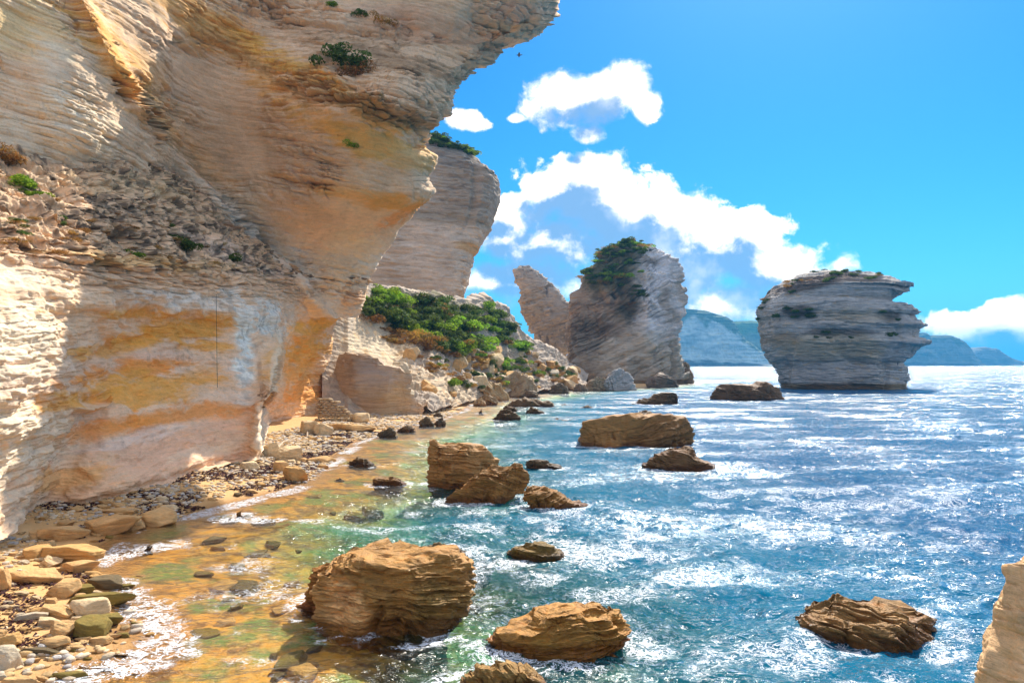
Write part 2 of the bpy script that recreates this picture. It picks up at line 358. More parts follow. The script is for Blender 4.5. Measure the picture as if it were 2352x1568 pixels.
# belts where the beds stand out in ragged plates
belt = np.clip(sum(np.exp(-(((PXf-x)*math.cos(R_(a))+(PYf-y)*math.sin(R_(a)))/rx)**2-((-(PXf-x)*math.sin(R_(a))+(PYf-y)*math.cos(R_(a)))/ry)**2)
      for x, y, rx, ry, a in [(960, 130, 260, 45, 18), (880, 250, 240, 40, 18), (1150, 60, 150, 60, 0), (330, 230, 260, 35, 48), (560, 520, 260, 35, 38), (860, 420, 160, 60, 20), (660, 60, 240, 30, 40), (700, 330, 60, 120, 0)]), 0, 1)
amp = (.40+1.4*belt)*(.35+1.5*sst(fbm(GA, .12, 3, seed=33, scale=(1, 1, 2)), .38, .62))
disp = 2.6*big+.25*(fbm(GA, .9, 4, seed=17)-.5); st = .85*s1*amp+.6*s2*amp+.34*s3*amp
bu = np.array(BED)/np.linalg.norm(BED); GA2 = GA+N*disp[..., None]+(N-bu*(N@bu)[..., None])*st[..., None]
nz = .5*fbm(GA, .22, 5, .6, seed=21, scale=(1, 1, 2.5))+.5*fbm(GA, .6, 5, .68, seed=22, scale=(.5, .5, 5)); nz = .5+(nz-.5)*1.8; nz2 = fbm(GA, 1.2, 4, .6, seed=25, scale=(1, 1, 5))
CA = strokes(PXf, PYf, (.62, .49, .37), [
    (500, 250, 500, 260, 30, (.60, .46, .34), .8), (120, 330, 170, 230, 0, WHT, .8), (60, 60, 170, 90, 10, (.50, .40, .22), .8), (560, 470, 260, 60, 40, (.52, .50, .47), .7), (700, 500, 130, 150, 0, PNK, .35),
    (330, 190, 330, 55, 50, OCH, .85), (520, 90, 330, 60, 38, OCH, .75), (740, 190, 260, 34, 28, YEL, .8), (480, 330, 130, 30, 45, BRN, .6), (880, 330, 220, 36, 20, YEL, .7),
    (700, 90, 200, 26, 40, BRN, .5), (930, 140, 240, 30, 18, (.19, .125, .07), .8), (850, 240, 260, 32, 18, (.20, .12, .05), .85), (1140, 70, 140, 40, -20, (.34, .25, .15), .6), (1000, 60, 220, 40, 12, PNK, .5),
    (880, 455, 190, 22, 10, OCH, .85), (930, 490, 70, 20, -30, ORG, .7), (760, 440, 180, 12, 16, OCH, .5), (800, 430, 90, 60, 0, (.42, .33, .24), .4), (960, 360, 60, 30, 0, (.60, .44, .25), .6), (850, 590, 50, 60, 0, BLU, .45), (620, 540, 140, 24, 42, (.24, .18, .13), .7), (800, 590, 70, 80, 0, WHT, .6),
    (600, 560, 200, 60, 40, (.56, .56, .56), .5), (1180, 30, 90, 30, 0, (.66, .50, .42), .6), (130, 200, 60, 160, -10, (.72, .68, .60), .7), (700, 260, 60, 120, 10, (.30, .20, .12), .45), (380, 300, 240, 16, 46, (.22, .15, .08), .7), (560, 130, 240, 16, 36, (.26, .17, .08), .6), (430, 260, 60, 200, -40, (.55, .46, .38), .5)], nz)
lay = strata(GA, BED, .9, 5, 41)
CA = keep_hue((CA*1.60*np.array([1.14, 1.01, .83])+.02)*(1+.16*(lay[..., None]))*(.80+.40*nz2[..., None]))
# top and bottom caps: plateau behind the brow
top = GA2[0]; caprow = []
for k in (1, 2, 3):
    caprow.append(top+np.array([-14.*k, 9.*k, [0, -1, -1.5, -2][k]]))
GA3 = np.concatenate([np.array(caprow)[::-1], GA2], 0); CA3 = np.concatenate([np.repeat(CA[:1], 3, 0), CA], 0)
tag(mk('cliff', GA3.reshape(-1, 3), gridf(*GA3.shape[:2], flip=True), M_cliff, CA3.reshape(-1, 3)), 'tall overhanging layered limestone cliff with ochre bands towering over the beach', kind='structure')

# ---- lower wall
TOPB = [(-360, 250), (0, 352), (100, 372), (170, 378), (350, 388), (430, 418), (480, 470), (520, 520), (620, 572), (700, 628), (780, 636), (856, 640)]
SILB = [(350, 862), (600, 858), (640, 850), (665, 842), (690, 836), (712, 800), (735, 772), (760, 764), (800, 768), (850, 772), (900, 776), (935, 780), (990, 785), (1300, 790)]
LIP = [(-360, 520), (0, 575), (100, 600), (200, 615), (300, 628), (400, 632), (500, 640), (600, 640), (700, 650), (860, 655)]
BASE = [(-360, 1420), (-100, 1262), (0, 1222), (30, 1196), (60, 1178), (120, 1172), (200, 1168), (290, 1134), (400, 1098), (500, 1064), (590, 1052), (603, 1020), (612, 968), (700, 965), (785, 950), (860, 940)]
dL = rbf([(-360, 1420, 25), (-100, 1262, 34), (0, 1222, 37.5), (60, 1178, 42), (60, 1000, 41), (60, 850, 40.5), (50, 700, 42), (0, 590, 43), (-100, 800, 35), (-300, 700, 28), (-300, 520, 30), (-300, 300, 40),
          (0, 365, 53), (150, 390, 57), (150, 620, 47), (190, 1160, 45.5), (200, 1000, 49), (200, 850, 50), (200, 720, 50), (300, 1128, 49), (300, 950, 55), (300, 800, 57), (300, 640, 56), (300, 400, 68),
          (400, 1098, 55), (400, 950, 61), (400, 800, 65), (400, 650, 64), (400, 430, 78), (500, 1064, 62), (500, 900, 69), (500, 760, 73), (500, 655, 73), (500, 520, 86), (590, 1050, 67), (600, 900, 72), (600, 780, 80), (600, 670, 84), (600, 575, 95),
          (700, 700, 106), (700, 655, 106), (700, 630, 110), (840, 690, 118), (840, 640, 121), (650, 1050, 67), (650, 900, 74)])
dR = rbf([(600, 640, 86), (560, 740, 84), (620, 968, 106), (620, 900, 103), (630, 800, 97), (700, 960, 117), (700, 860, 119), (700, 760, 113), (700, 700, 107), (700, 640, 107), (780, 945, 130), (770, 850, 127), (765, 760, 123), (800, 715, 120), (840, 690, 118), (840, 640, 121)])
NC2, NR2 = 640, 560
tx = np.linspace(0, 1, NC2); v = np.linspace(0, 1, NR2)
PX = np.zeros((NR2, NC2)); PY = np.zeros((NR2, NC2))
# first guess columns then follow the silhouette row by row
xc0 = -360+tx*(858+360); yt = interp(xc0, TOPB); yb = interp(np.minimum(xc0, 790), BASE)+14
PY = yt[None, :]+(yb-yt)[None, :]*v[:, None]
silr = interp(PY, SILB); frac = (xc0+360)/(858+360)
PX = -360+frac[None, :]*(silr+360)
# rows near base follow the foot line at their true px
ybt = interp(PX[-1], BASE)+14; PY = yt[None, :]+(ybt-yt)[None, :]*v[:, None]
nb_ = fbm(np.stack([PX*.012, PY*.012, PX*0], -1), 1, 4, seed=4)-.5
xc = interp(PY, [(500, 655), (700, 660), (740, 655), (800, 643), (850, 636), (900, 634), (930, 605), (970, 606), (1040, 604), (1200, 600)])+14*nb_
wR = sst(PX-xc, -3, 9)*sst(PY, 700, 800)
wR = np.maximum(wR, sst(PX, 640, 700))
D = dL(PX, PY)*(1-wR)+dR(PX, PY)*wR
# corner nose
D = D-2.5*np.exp(-((PX-xc+10)/22)**2)*sst(PY, 740, 860)
# near buttress edge
xb = interp(PY, [(560, 210), (640, 225), (720, 262), (770, 268), (800, 240), (870, 192), (960, 168), (1050, 112), (1110, 100), (1170, 58), (1250, 40)])+26*nb_
D = D-1.6*sst(xb-PX, -4, 10)*sst(PY, 600, 700)+2.0*np.exp(-((PX-xb-40)/50)**2)*sst(PY, 640, 760)
e = np.clip(1-(silr-PX)/40., 0, 1); D = D+7*(1-np.sqrt(np.clip(1-e**2, 0, 1)))
# undercut at the foot and roof lips
lip = interp(PX, LIP); fb = interp(PX, BASE)
D = D+1.0*np.exp(-((PY-fb)/14)**2)*sst(PX, 60, 200)
lip2 = interp(PX, [(-360, 690), (150, 715), (300, 700), (480, 715), (600, 730), (860, 712)])
D = D+1.6*sst(PY, lip2-4, lip2+30)*sst(PX, 180, 300)*sst(PY, 980, 860)
GB = at(PX, PY, D)
dl = GB[:, -1:, :]; back = dl+np.stack([-20*wr**1.4, 6*wr+26*wr**2, 1*wr], -1)[None]
GB = np.concatenate([GB, back], 1); PXf = np.concatenate([PX, np.repeat(PX[:, -1:], NW, 1)], 1); PYf = np.concatenate([PY, np.repeat(PY[:, -1:], NW, 1)], 1)
N = normals(GB)
if (N[400, 300]*(GB[400, 300]-[0, 0, H])).sum() > 0: N = -N
lipf = interp(PXf, LIP); ledge = sst(lipf-PYf, -6, 14)
plates = np.exp(-((PYf-lipf-8)/34)**2)+ledge*.8
xbf = np.concatenate([xb, np.repeat(xb[:, -1:], NW, 1)], 1); butt = sst(xbf-PXf, -10, 30)*(1-ledge)
BED2 = (.13, -.06, 1.0)
s1 = strata(GB, BED2, 1.4, 4, 61); s2 = strata(GB, BED2, .5, 1.6, 62); s3 = strata(GB, BED2, .22, .8, 63)
sm = fbm(GB, .28, 4, .5, seed=64, scale=(1, 1, 2.2))-.5+.45*(ridg(GB+2*(fbm(GB, .3, 2, seed=98)[..., None]-.5), .55, 4, 99, (.6, .6, 2.0))-.62)
disp = 1.1*(fbm(GB, .12, 2, seed=65)-.5)+sm*(1.3)
st = plates*(1.2*s1+1.0*s2+.55*s3)+(1-plates.clip(0, 1))*(.16*s1+.10*s2+.05*s3)+butt*(.16*s1+.07*s2)+butt*.6*(ridg(GB, .35, 4, 66, (1, 1, 2.2))-.6)
disp += ledge*2.2*(ridg(GB, .55, 5, 70)-.6)
# small hanging shelf on the buttress edge
disp += 1.2*np.exp(-((PYf-935)/7)**2)*sst(PXf, 150, 180)*sst(PXf, 262, 230)
bu = np.array(BED2)/np.linalg.norm(BED2); GB2 = GB+N*disp[..., None]+(N-bu*(N@bu)[..., None])*st[..., None]
nz = .55*fbm(GB, .33, 5, .6, seed=71, scale=(.8, .8, 2.8))+.45*fbm(GB+1.5*(fbm(GB, .5, 3, seed=78)[..., None]-.5), .8, 5, .68, seed=72, scale=(.55, .55, 4))+.0; nz = .5+(nz-.5)*1.9; nz2 = fbm(GB, 1.6, 4, .6, seed=75, scale=(1, 1, 4))
CB = strokes(PXf, PYf, (.58, .44, .32), [
    (40, 900, 200, 320, 0, (.58, .52, .43), 1.0), (330, 850, 330, 130, -8, (.50, .40, .33), .8), (380, 1040, 260, 90, -14, PNK, .9), (200, 1120, 150, 50, 0, (.56, .38, .25), .8),
    (430, 755, 200, 30, -7, OCH, .95), (330, 840, 190, 30, -12, ORG, .9), (480, 805, 90, 22, -3, OCH, .8), (250, 880, 80, 30, -20, OCH, .8), (300, 790, 130, 20, -14, OCH, .8), (330, 905, 230, 34, -6, OCH, .9), (420, 955, 240, 22, -8, ORG, .8), (240, 985, 130, 26, -10, ORG, .75), (460, 870, 60, 40, 0, (.55, .30, .08), .6),
    (330, 720, 200, 14, 0, OCH, .9), (560, 800, 30, 130, 0, BLU, .95), (610, 740, 40, 60, 0, BLU, .85), (450, 690, 200, 32, 0, (.46, .46, .46), .8), (330, 1000, 160, 16, -14, (.44, .42, .42), .6), (490, 1030, 120, 20, -14, (.60, .50, .40), .6), (180, 1090, 100, 30, -16, OCH, .5), (420, 815, 120, 16, 0, (.44, .40, .38), .7), (500, 905, 90, 20, 0, (.48, .42, .38), .6),
    (690, 850, 80, 110, -20, (.60, .36, .12), .9), (700, 800, 60, 60, -30, OCH, .8), (720, 900, 80, 40, -8, ORG, .6), (660, 760, 30, 40, 0, BLU, .6), (730, 745, 60, 14, -12, YEL, .9), (700, 940, 90, 16, 0, (.48, .34, .20), .6),
    (600, 1000, 30, 70, 0, WHT, .8), (640, 850, 16, 70, 0, WHT, .8)], nz)  # white blobs paint sunlight onto the corner edges
ldg = strokes(PXf, PYf, (.36, .27, .19), [(60, 430, 120, 60, 30, (.26, .20, .14), .8), (300, 430, 170, 30, 4, (.62, .48, .32), .8), (220, 520, 260, 30, 14, (.22, .16, .11), .7), (520, 590, 130, 28, 30, (.30, .24, .20), .9), (640, 640, 130, 30, 10, (.32, .27, .23), .9), (260, 600, 300, 14, 4, (.55, .38, .18), .7)], nz)
L3 = ledge[..., None]; vs_ = fbm(GB, 1.0, 4, .6, seed=88, scale=(1.6, 1.6, .16)); CB = CB*(.80+.40*sst(vs_, .35, .62))[..., None]; sp_ = sst(fbm(GB, 1.1, 4, .7, seed=79, scale=(1, 1, 1.6)), .36, .62)[..., None]; CB = CB*(1-L3)+ldg*L3*(.35+1.35*sp_)
CB = keep_hue((CB*1.55*np.array([1.14, 1.01, .84])+.02)*(1+.12*s2[..., None]*plates[..., None])*(.84+.32*nz2[..., None]))
topb = GB2[0]; cap = np.array([topb+np.array([-3*k, 4.*k, -.5*k]) for k in (3, 2, 1)])
GB3 = np.concatenate([cap, GB2], 0); CB3 = np.concatenate([np.repeat(CB[:1], 3, 0), CB], 0)
tag(mk('cliff', GB3.reshape(-1, 3), gridf(*GB3.shape[:2], flip=True), M_cliff, CB3.reshape(-1, 3)), 'lower undercut cliff wall with orange stains and a rubble ledge above the beach', kind='structure')
LEDGE = (GB2, PXf, PYf)

# ------------------------------------------------------------------ lofted rocks
def loft(name, label, cat, left, right, front_y=None, d=None, depth=.7, sq=2.6, lean=0.0, base_z=-1.5, bed=(.1, 0, 1), bh=.4, amp=.3, lat=1.2, nbig=.25, cols=None, base=(.3, .22, .12), mat=None,
         nr=120, nc=200, seed=1, group=None, kind=None, rot=0.0, colf=None, facets=5, round_top=True, flat=1.0):
    """closed rock: silhouette chains (y,x) in the design frame, real thickness from depth*half width"""
    ys = np.array([p[1] for p in left]+[p[1] for p in right], float); y0, y1 = ys.min(), ys.max()
    Lx = np.array(sorted([(p[1], p[0]) for p in left])); Rx = np.array(sorted([(p[1], p[0]) for p in right]))
    wmax = max(np.interp(Lx[:, 0], Rx[:, 0], Rx[:, 1])-Lx[:, 1])*.5
    if d is None:
        df = float(ground_d(front_y)); d = df
        for _ in range(4): d = df+depth*wmax/F*d
    dep = depth*wmax/F*d
    v = np.linspace(0, 1, nr); v = v**1.0; yy = y0+(y1-y0)*v
    xl = np.interp(yy, Lx[:, 0], Lx[:, 1]); xr = np.interp(yy, Rx[:, 0], Rx[:, 1])
    cx = (xl+xr)/2; hw = np.maximum((xr-xl)/2, .5)
    cd = d+lean*(1-v)*dep
    pc = at(cx, yy, cd); hwm = hw/F*cd
    dd = dep*(hw/wmax)**flat
    # continue under the ground line
    z_end = pc[-1, 2]; ext = max(2, int(nr*.14)); zs = np.linspace(z_end, min(base_z, z_end-.5), ext+1)[1:]
    pc = np.vstack([pc, np.c_[np.full(ext, pc[-1, 0]), np.full(ext, pc[-1, 1]), zs]]); hwm = np.r_[hwm, np.linspace(hwm[-1], hwm[-1]*.95, ext)]; dd = np.r_[dd, np.full(ext, dd[-1])]
    PYr = np.r_[yy, np.full(ext, y1)]
    a = np.linspace(0, 2*math.pi, nc, endpoint=False)
    ca = np.sign(np.cos(a))*np.abs(np.cos(a))**(2/sq); sa = np.sign(np.sin(a))*np.abs(np.sin(a))**(2/sq)
    X = pc[:, 0:1]+hwm[:, None]*ca[None]; Yc = pc[:, 1:2]+dd[:, None]*sa[None]; Zc = np.repeat(pc[:, 2:3], nc, 1)
    G = np.stack([X, Yc, Zc], -1)
    N = normals(G, True); cen = np.stack([pc[:, 0], pc[:, 1], pc[:, 2]], -1)[:, None]
    if ((G-cen)*N).sum(-1).mean() < 0: N = -N
    sz = wmax/F*d
    bu = np.array(bed, float); bu /= np.linalg.norm(bu)
    ds = nbig*sz*(fbm(G, 1.3/sz, 3, seed=seed)-.5)*1.6-amp*.3+nbig*.5*sz*(ridg(G, 2.6/sz, 3, seed+1)-.62)
    st = amp*strata(G, bed, bh*3, lat*3, seed+3)*1.0+amp*strata(G, bed, bh, lat, seed+5)*.95+amp*.55*strata(G, bed, bh*.4, lat*.5, seed+6)
    Nb = (N@bu)[..., None]; Nh = N-bu*Nb
    rf = np.random.default_rng(seed+5); c0 = G.reshape(-1, 3).mean(0)
    for _k in range(facets):
        fnv = np.array([rf.uniform(-.8, .8), -1, rf.uniform(-.25, .55)]); fnv /= np.linalg.norm(fnv); pr = (G-c0)@fnv; of_ = pr.max()*rf.uniform(.62, .85); G = G-fnv*np.maximum(pr-of_, 0)[..., None]*.88
    G = G+N*ds[..., None]
    st = st*((.75 if mat is None else .4)+1.1*sst(fbm(G, 2.2/sz, 3, seed=seed+41), .36, .62))-amp*1.6*sst(ridg(G, 1.6/sz, 2, seed+43, (1, 1, .35)), .86, .97)
    G = G+Nh*st[..., None]
    for hh_, wt in ((bh*2.2, .75), (bh*.8, .8)):
        s_ = (G@bu+.9*hh_*(fbm(G, 1/(6*hh_), 3, seed=seed+30)-.5)*2)/hh_; f_ = s_-np.floor(s_)
        G = G+bu*((f_**4-f_)*hh_*wt*np.clip(np.abs(Nb[..., 0]), 0, 1)**.7)[..., None]
    PXc = 1176+(X/Yc)*F; PYc = np.repeat(PYr[:, None], nc, 1)
    nz = fbm(G, .9/sz*2, 5, .6, seed=seed+8); n2 = fbm(G, 6/sz, 4, .6, seed=seed+9, scale=(1, 1, 3))
    if colf is not None: Cc = colf(PXc, PYc, nz, n2, G, N)
    else: Cc = strokes(PXc, PYc, base, cols or [], nz)
    if mat is None: Cc = Cc*np.array([1.12, .86, .52])
    Cc = Cc*(.78+.44*n2[..., None])
    V = G.reshape(-1, 3); Fq = gridf(*G.shape[:2], wrap=True)
    apex = G[0].mean(0)+N[0].mean(0)*0+np.array([0, 0, .02*sz]); V = np.vstack([V, apex[None]])
    Fc = Fq; ring = np.arange(nc); tri = np.stack([np.full(nc, len(V)-1), ring, (ring+1) % nc, (ring+1) % nc], -1)
    me_faces = np.vstack([Fq, tri[:, [0, 1, 2, 2]]])
    # quads only: apex triangles as quads with a doubled ring vertex are avoided by pairing two at a time
    tri2 = np.stack([np.full(nc//2, len(V)-1), ring[0::2][:nc//2], ring[1::2][:nc//2], (ring[1::2][:nc//2]+1) % nc], -1)
    allf = np.vstack([Fq, tri2])
    org = np.array([pc[-1, 0], pc[-1, 1], 0.0]); colv = np.vstack([Cc.reshape(-1, 3), Cc[0, :1]])
    o = mk(name, V, allf, mat or M_sea, colv, origin=org)
    return tag(o, label, cat, group, kind), G, N, PXc, PYc

# far cliff prow
def cf(px, py, nz, n2, G, N):
    return strokes(px, py, (.58, .46, .34), [(1000, 600, 160, 90, 0, (.72, .58, .44), .8), (1080, 430, 90, 110, 0, (.38, .30, .22), .7), (1010, 380, 100, 40, 0, (.36, .31, .26), .7), (1090, 575, 60, 14, 0, OCH, .6), (1000, 520, 160, 14, 0, (.28, .22, .14), .5)], nz)
CLF = loft('cliff', 'grey overhanging cliff prow standing beyond the green slope', None,
     [(700, 318), (690, 500), (680, 780)], [(985, 318), (1020, 326), (1085, 346), (1105, 366), (1130, 385), (1152, 402), (1157, 430), (1150, 465), (1140, 490), (1128, 520), (1108, 555), (1090, 585), (1083, 610), (1080, 640), (1066, 690), (1060, 780)],
     d=285, depth=.55, sq=3.2, bed=(.02, 0, 1), bh=1.6, amp=1.1, lat=7, nbig=.06, mat=M_far, nr=260, nc=300, seed=81, kind='structure', colf=cf, base_z=0, flat=.3, facets=2)

# hillside
HT = [(740, 712), (790, 714), (822, 690), (850, 650), (900, 660), (950, 672), (1000, 680), (1060, 690), (1110, 686), (1150, 705), (1180, 745), (1200, 775), (1230, 792), (1262, 802), (1300, 835), (1345, 862)]
HB = [(740, 962), (800, 962), (985, 952), (1040, 936), (1090, 920), (1120, 915), (1240, 903), (1290, 897), (1345, 893)]
NR3, NC3 = 230, 420
xs = np.linspace(740, 1345, NC3); v = np.linspace(0, 1, NR3)[:, None]
yt = interp(xs, HT)[None]; yb = interp(xs, HB)[None]; PY = yt+(yb-yt)*v; PX = np.repeat(xs[None], NR3, 0)
db = ground_d(yb, .3); dtop = db+interp(xs, [(740, 12), (800, 18), (900, 45), (1000, 55), (1150, 50), (1300, 40)])[None]
D = dtop+(db-dtop)*v**1.15
GH = at(PX, PY, D)
bk = np.array([GH[0]+np.array([0, 14.*k, -1.5*k*k]) for k in (3, 2, 1)]); GH = np.concatenate([bk, GH], 0)
PX = np.concatenate([np.repeat(PX[:1], 3, 0), PX]); PY = np.concatenate([np.repeat(PY[:1], 3, 0), PY])
N = normals(GH); N = np.where(N[..., 2:3] < 0, -N, N)
gul = ridg(GH, .09, 4, 91)-.5; amt = sst(PX, 860, 960)
GH2 = GH+N*(amt*(4.0*gul+2.2*(ridg(GH, .3, 4, 92)-.5)+.8*(ridg(GH, 1.0, 3, 94)-.5))+.5*(fbm(GH, .5, 4, seed=93)-.5)+.25*strata(GH, (.3, 0, 1), .8, 3, 96))[..., None]
nz = fbm(GH, .15, 5, .65, seed=95); n2 = fbm(GH, .8, 4, .6, seed=97)
CH = strokes(PX, PY, (.48, .39, .30), [(870, 800, 110, 110, 20, (.68, .54, .36), 1.0), (1000, 900, 140, 40, 15, (.62, .47, .30), .8), (1000, 720, 170, 45, 12, (.16, .15, .06), .8), (1000, 760, 130, 40, 25, (.32, .20, .09), .6), (1140, 840, 130, 40, 12, (.30, .22, .14), .6), (1110, 790, 60, 30, 0, (.55, .50, .44), .6)], nz)
CH = CH*(.7+.6*n2[..., None])
tag(mk('hillside', GH2.reshape(-1, 3), gridf(*GH2.shape[:2], flip=True), M_hill, CH.reshape(-1, 3)), 'pale scree slope with green scrub running down to the far shore', kind='structure')
# block in front of it
loft('cliff', 'low shaded sandstone block below the pale scree slope', None, [(790, 800), (770, 812), (762, 850), (768, 920), (772, 962)], [(800, 800), (848, 806), (885, 826), (915, 838), (945, 853), (948, 870), (944, 898), (960, 915), (984, 932), (986, 945), (972, 962)],
     front_y=962, depth=.28, sq=5, bed=(.05, 0, 1), bh=.8, amp=.22, lat=4, nbig=.05, mat=M_cliff, nr=150, nc=300, seed=101, kind='structure', flat=.15,
     colf=lambda px, py, nz, n2, G, N: strokes(px, py, (.54, .40, .27), [(830, 880, 70, 60, 0, (.42, .40, .40), .7), (900, 930, 90, 24, 0, (.58, .38, .20), .8), (790, 880, 40, 60, 0, (.50, .36, .22), .6), (870, 900, 90, 20, 0, (.56, .38, .18), .5)], nz))

# sea stacks
def cs(px, py, nz, n2, G, N):
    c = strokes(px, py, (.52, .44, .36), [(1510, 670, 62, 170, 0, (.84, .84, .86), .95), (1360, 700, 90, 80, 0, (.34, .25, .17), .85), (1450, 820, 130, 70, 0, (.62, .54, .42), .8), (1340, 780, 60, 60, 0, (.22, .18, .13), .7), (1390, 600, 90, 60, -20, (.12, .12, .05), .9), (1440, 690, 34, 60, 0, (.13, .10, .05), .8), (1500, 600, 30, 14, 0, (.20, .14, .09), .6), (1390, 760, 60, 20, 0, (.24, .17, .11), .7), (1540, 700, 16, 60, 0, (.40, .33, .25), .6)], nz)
    return c
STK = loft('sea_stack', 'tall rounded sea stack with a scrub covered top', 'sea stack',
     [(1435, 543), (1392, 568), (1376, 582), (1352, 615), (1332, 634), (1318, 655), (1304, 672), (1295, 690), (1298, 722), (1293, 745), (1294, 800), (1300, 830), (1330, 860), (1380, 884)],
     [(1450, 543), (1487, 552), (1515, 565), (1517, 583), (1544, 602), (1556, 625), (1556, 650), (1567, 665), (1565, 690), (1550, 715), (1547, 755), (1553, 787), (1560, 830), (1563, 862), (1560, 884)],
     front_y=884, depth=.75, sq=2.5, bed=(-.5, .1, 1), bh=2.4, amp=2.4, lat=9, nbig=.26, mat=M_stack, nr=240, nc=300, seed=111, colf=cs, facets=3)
loft('rock_pinnacle', 'leaning grey fin of layered rock beside the scrub topped stack', 'rock pinnacle',
     [(1190, 602), (1174, 615), (1178, 635), (1186, 655), (1190, 690), (1196, 722), (1208, 740), (1225, 770), (1235, 830), (1240, 880)],
     [(1194, 602), (1212, 604), (1237, 621), (1256, 637), (1278, 656), (1294, 674), (1310, 702), (1318, 722), (1310, 740), (1306, 772), (1312, 880)],
     d=385, depth=.6, sq=2.4, bed=(-.35, 0, 1), bh=1.8, amp=1.3, lat=7, nbig=.08, mat=M_stack, nr=170, nc=200, seed=121, facets=0, base=(.52, .45, .38), cols=[(1220, 700, 40, 60, 0, (.40, .32, .22), .6), (1260, 770, 40, 30, 0, (.44, .38, .30), .5)])
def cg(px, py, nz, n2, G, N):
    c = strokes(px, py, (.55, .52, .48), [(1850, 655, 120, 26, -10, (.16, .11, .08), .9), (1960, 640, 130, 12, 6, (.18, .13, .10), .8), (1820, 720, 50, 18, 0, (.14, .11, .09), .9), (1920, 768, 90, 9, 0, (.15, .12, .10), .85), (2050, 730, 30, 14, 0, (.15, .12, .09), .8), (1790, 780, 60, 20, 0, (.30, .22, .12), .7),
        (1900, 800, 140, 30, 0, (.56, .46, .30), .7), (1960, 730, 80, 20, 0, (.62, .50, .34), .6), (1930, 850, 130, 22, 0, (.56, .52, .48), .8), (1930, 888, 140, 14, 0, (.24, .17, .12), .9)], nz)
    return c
gx = lambda L: [(1653.7+.31256*x, 551.2+.31256*y) for x, y in L]
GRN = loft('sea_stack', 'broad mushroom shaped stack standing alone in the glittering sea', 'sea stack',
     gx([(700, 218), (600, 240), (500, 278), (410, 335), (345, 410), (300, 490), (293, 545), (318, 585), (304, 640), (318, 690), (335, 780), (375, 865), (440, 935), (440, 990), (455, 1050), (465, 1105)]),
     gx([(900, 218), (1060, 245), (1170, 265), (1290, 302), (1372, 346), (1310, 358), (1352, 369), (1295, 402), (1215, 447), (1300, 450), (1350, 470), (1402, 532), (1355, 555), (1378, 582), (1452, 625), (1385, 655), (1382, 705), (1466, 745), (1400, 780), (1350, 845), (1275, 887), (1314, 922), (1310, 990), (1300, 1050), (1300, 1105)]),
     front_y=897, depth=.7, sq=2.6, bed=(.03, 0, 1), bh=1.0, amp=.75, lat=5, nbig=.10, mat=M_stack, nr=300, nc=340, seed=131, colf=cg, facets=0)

# headlands
def headland(name, label, top, d, seed, base, green=None, back=500):
    xs = np.linspace(top[0][0], top[-1][0], 260); yt = interp(xs, top)+1.6*(fbm(np.stack([xs*.08, xs*0, xs*0], -1), 1, 4, seed=seed)-.5)*2
    rows = []; hb = [(0, -.02, 0), (.06, .05, -.0), (.16, .25, .01), (.5, .35, .02), (.8, .42, .03), (.93, .6, .04), (1, .8, .06)]
    zt = at(xs, yt, d)[:, 2]; x0 = at(xs, yt, d)[:, 0]
    fr = np.interp(np.linspace(0, 1, 90), np.linspace(0, 1, 7), [h[0] for h in hb]); of = np.interp(np.linspace(0, 1, 90), np.linspace(0, 1, 7), [h[1] for h in hb])
    G = np.zeros((90, 260, 3)); G[..., 0] = x0[None]; G[..., 2] = fr[:, None]*zt[None]-2*(1-fr[:, None]); G[..., 1] = d-.8*90+of[:, None]*90
    n = (ridg(G, .006, 5, seed)-.5)*70*(1-fr[:, None])**.3; G[..., 1] += -n
    G[..., 1] += 8*strata(G, (0, 0, 1), 14, 80, seed)
    bk = np.array([G[-1]+np.array([0, k*back/3, -abs(zt.max())*.02*k*k]).reshape(1, 3) for k in (1, 2, 3)]); bk[-1][:, 2] = -5; G = np.concatenate([G, bk], 0)
    nz = fbm(G, .02, 4, seed=seed); c = np.broadcast_to(np.array(base), G.shape).copy()
    if green is not None:
        m = sst(np.r_[fr, 1, 1, 1][:, None]+(nz-.5)*.5, .72, .85)[..., None]; c = c*(1-m)+np.array(green)*m
    m = sst(.12-np.r_[fr, 1, 1, 1][:, None]+(nz-.5)*.2, -.02, .06)[..., None]; c = c*(1-m)+np.array((.12, .10, .08))*m
    c = c*(.7+.6*nz[..., None])
    return tag(mk(name, G.reshape(-1, 3), gridf(*G.shape[:2]), M_head, c.reshape(-1, 3)), label, kind='structure')
headland('headland', 'pale blue cliffed headland between the two sea stacks', [(1490, 712), (1549, 708), (1575, 708), (1602, 711), (1625, 714), (1649, 722), (1670, 728), (1687, 740), (1696, 762), (1706, 772), (1715, 782), (1730, 792), (1743, 803), (1757, 816), (1772, 834)], 2900, 141, (.60, .66, .60), (.12, .16, .09))
headland('headland', 'green topped hill behind the middle headland', [(1640, 740), (1690, 737), (1720, 736), (1752, 737), (1790, 745), (1850, 770), (1900, 820), (1930, 834)], 3400, 142, (.22, .24, .14), (.13, .20, .05))
headland('headland', 'stepped blue headland to the right of the mushroom shaped stack', [(1990, 800), (2040, 775), (2085, 763), (2126, 764), (2133, 770), (2182, 770), (2200, 776), (2213, 784), (2222, 800), (2232, 818), (2245, 834)], 3600, 143, (.28, .30, .28), (.12, .14, .08))
headland('headland', 'low pointed headland at the far right of the horizon', [(2200, 822), (2226, 806), (2248, 797), (2262, 796), (2276, 799), (2287, 799), (2285, 808), (2310, 817), (2338, 829), (2420, 831), (2600, 834)], 4300, 144, (.24, .26, .25))

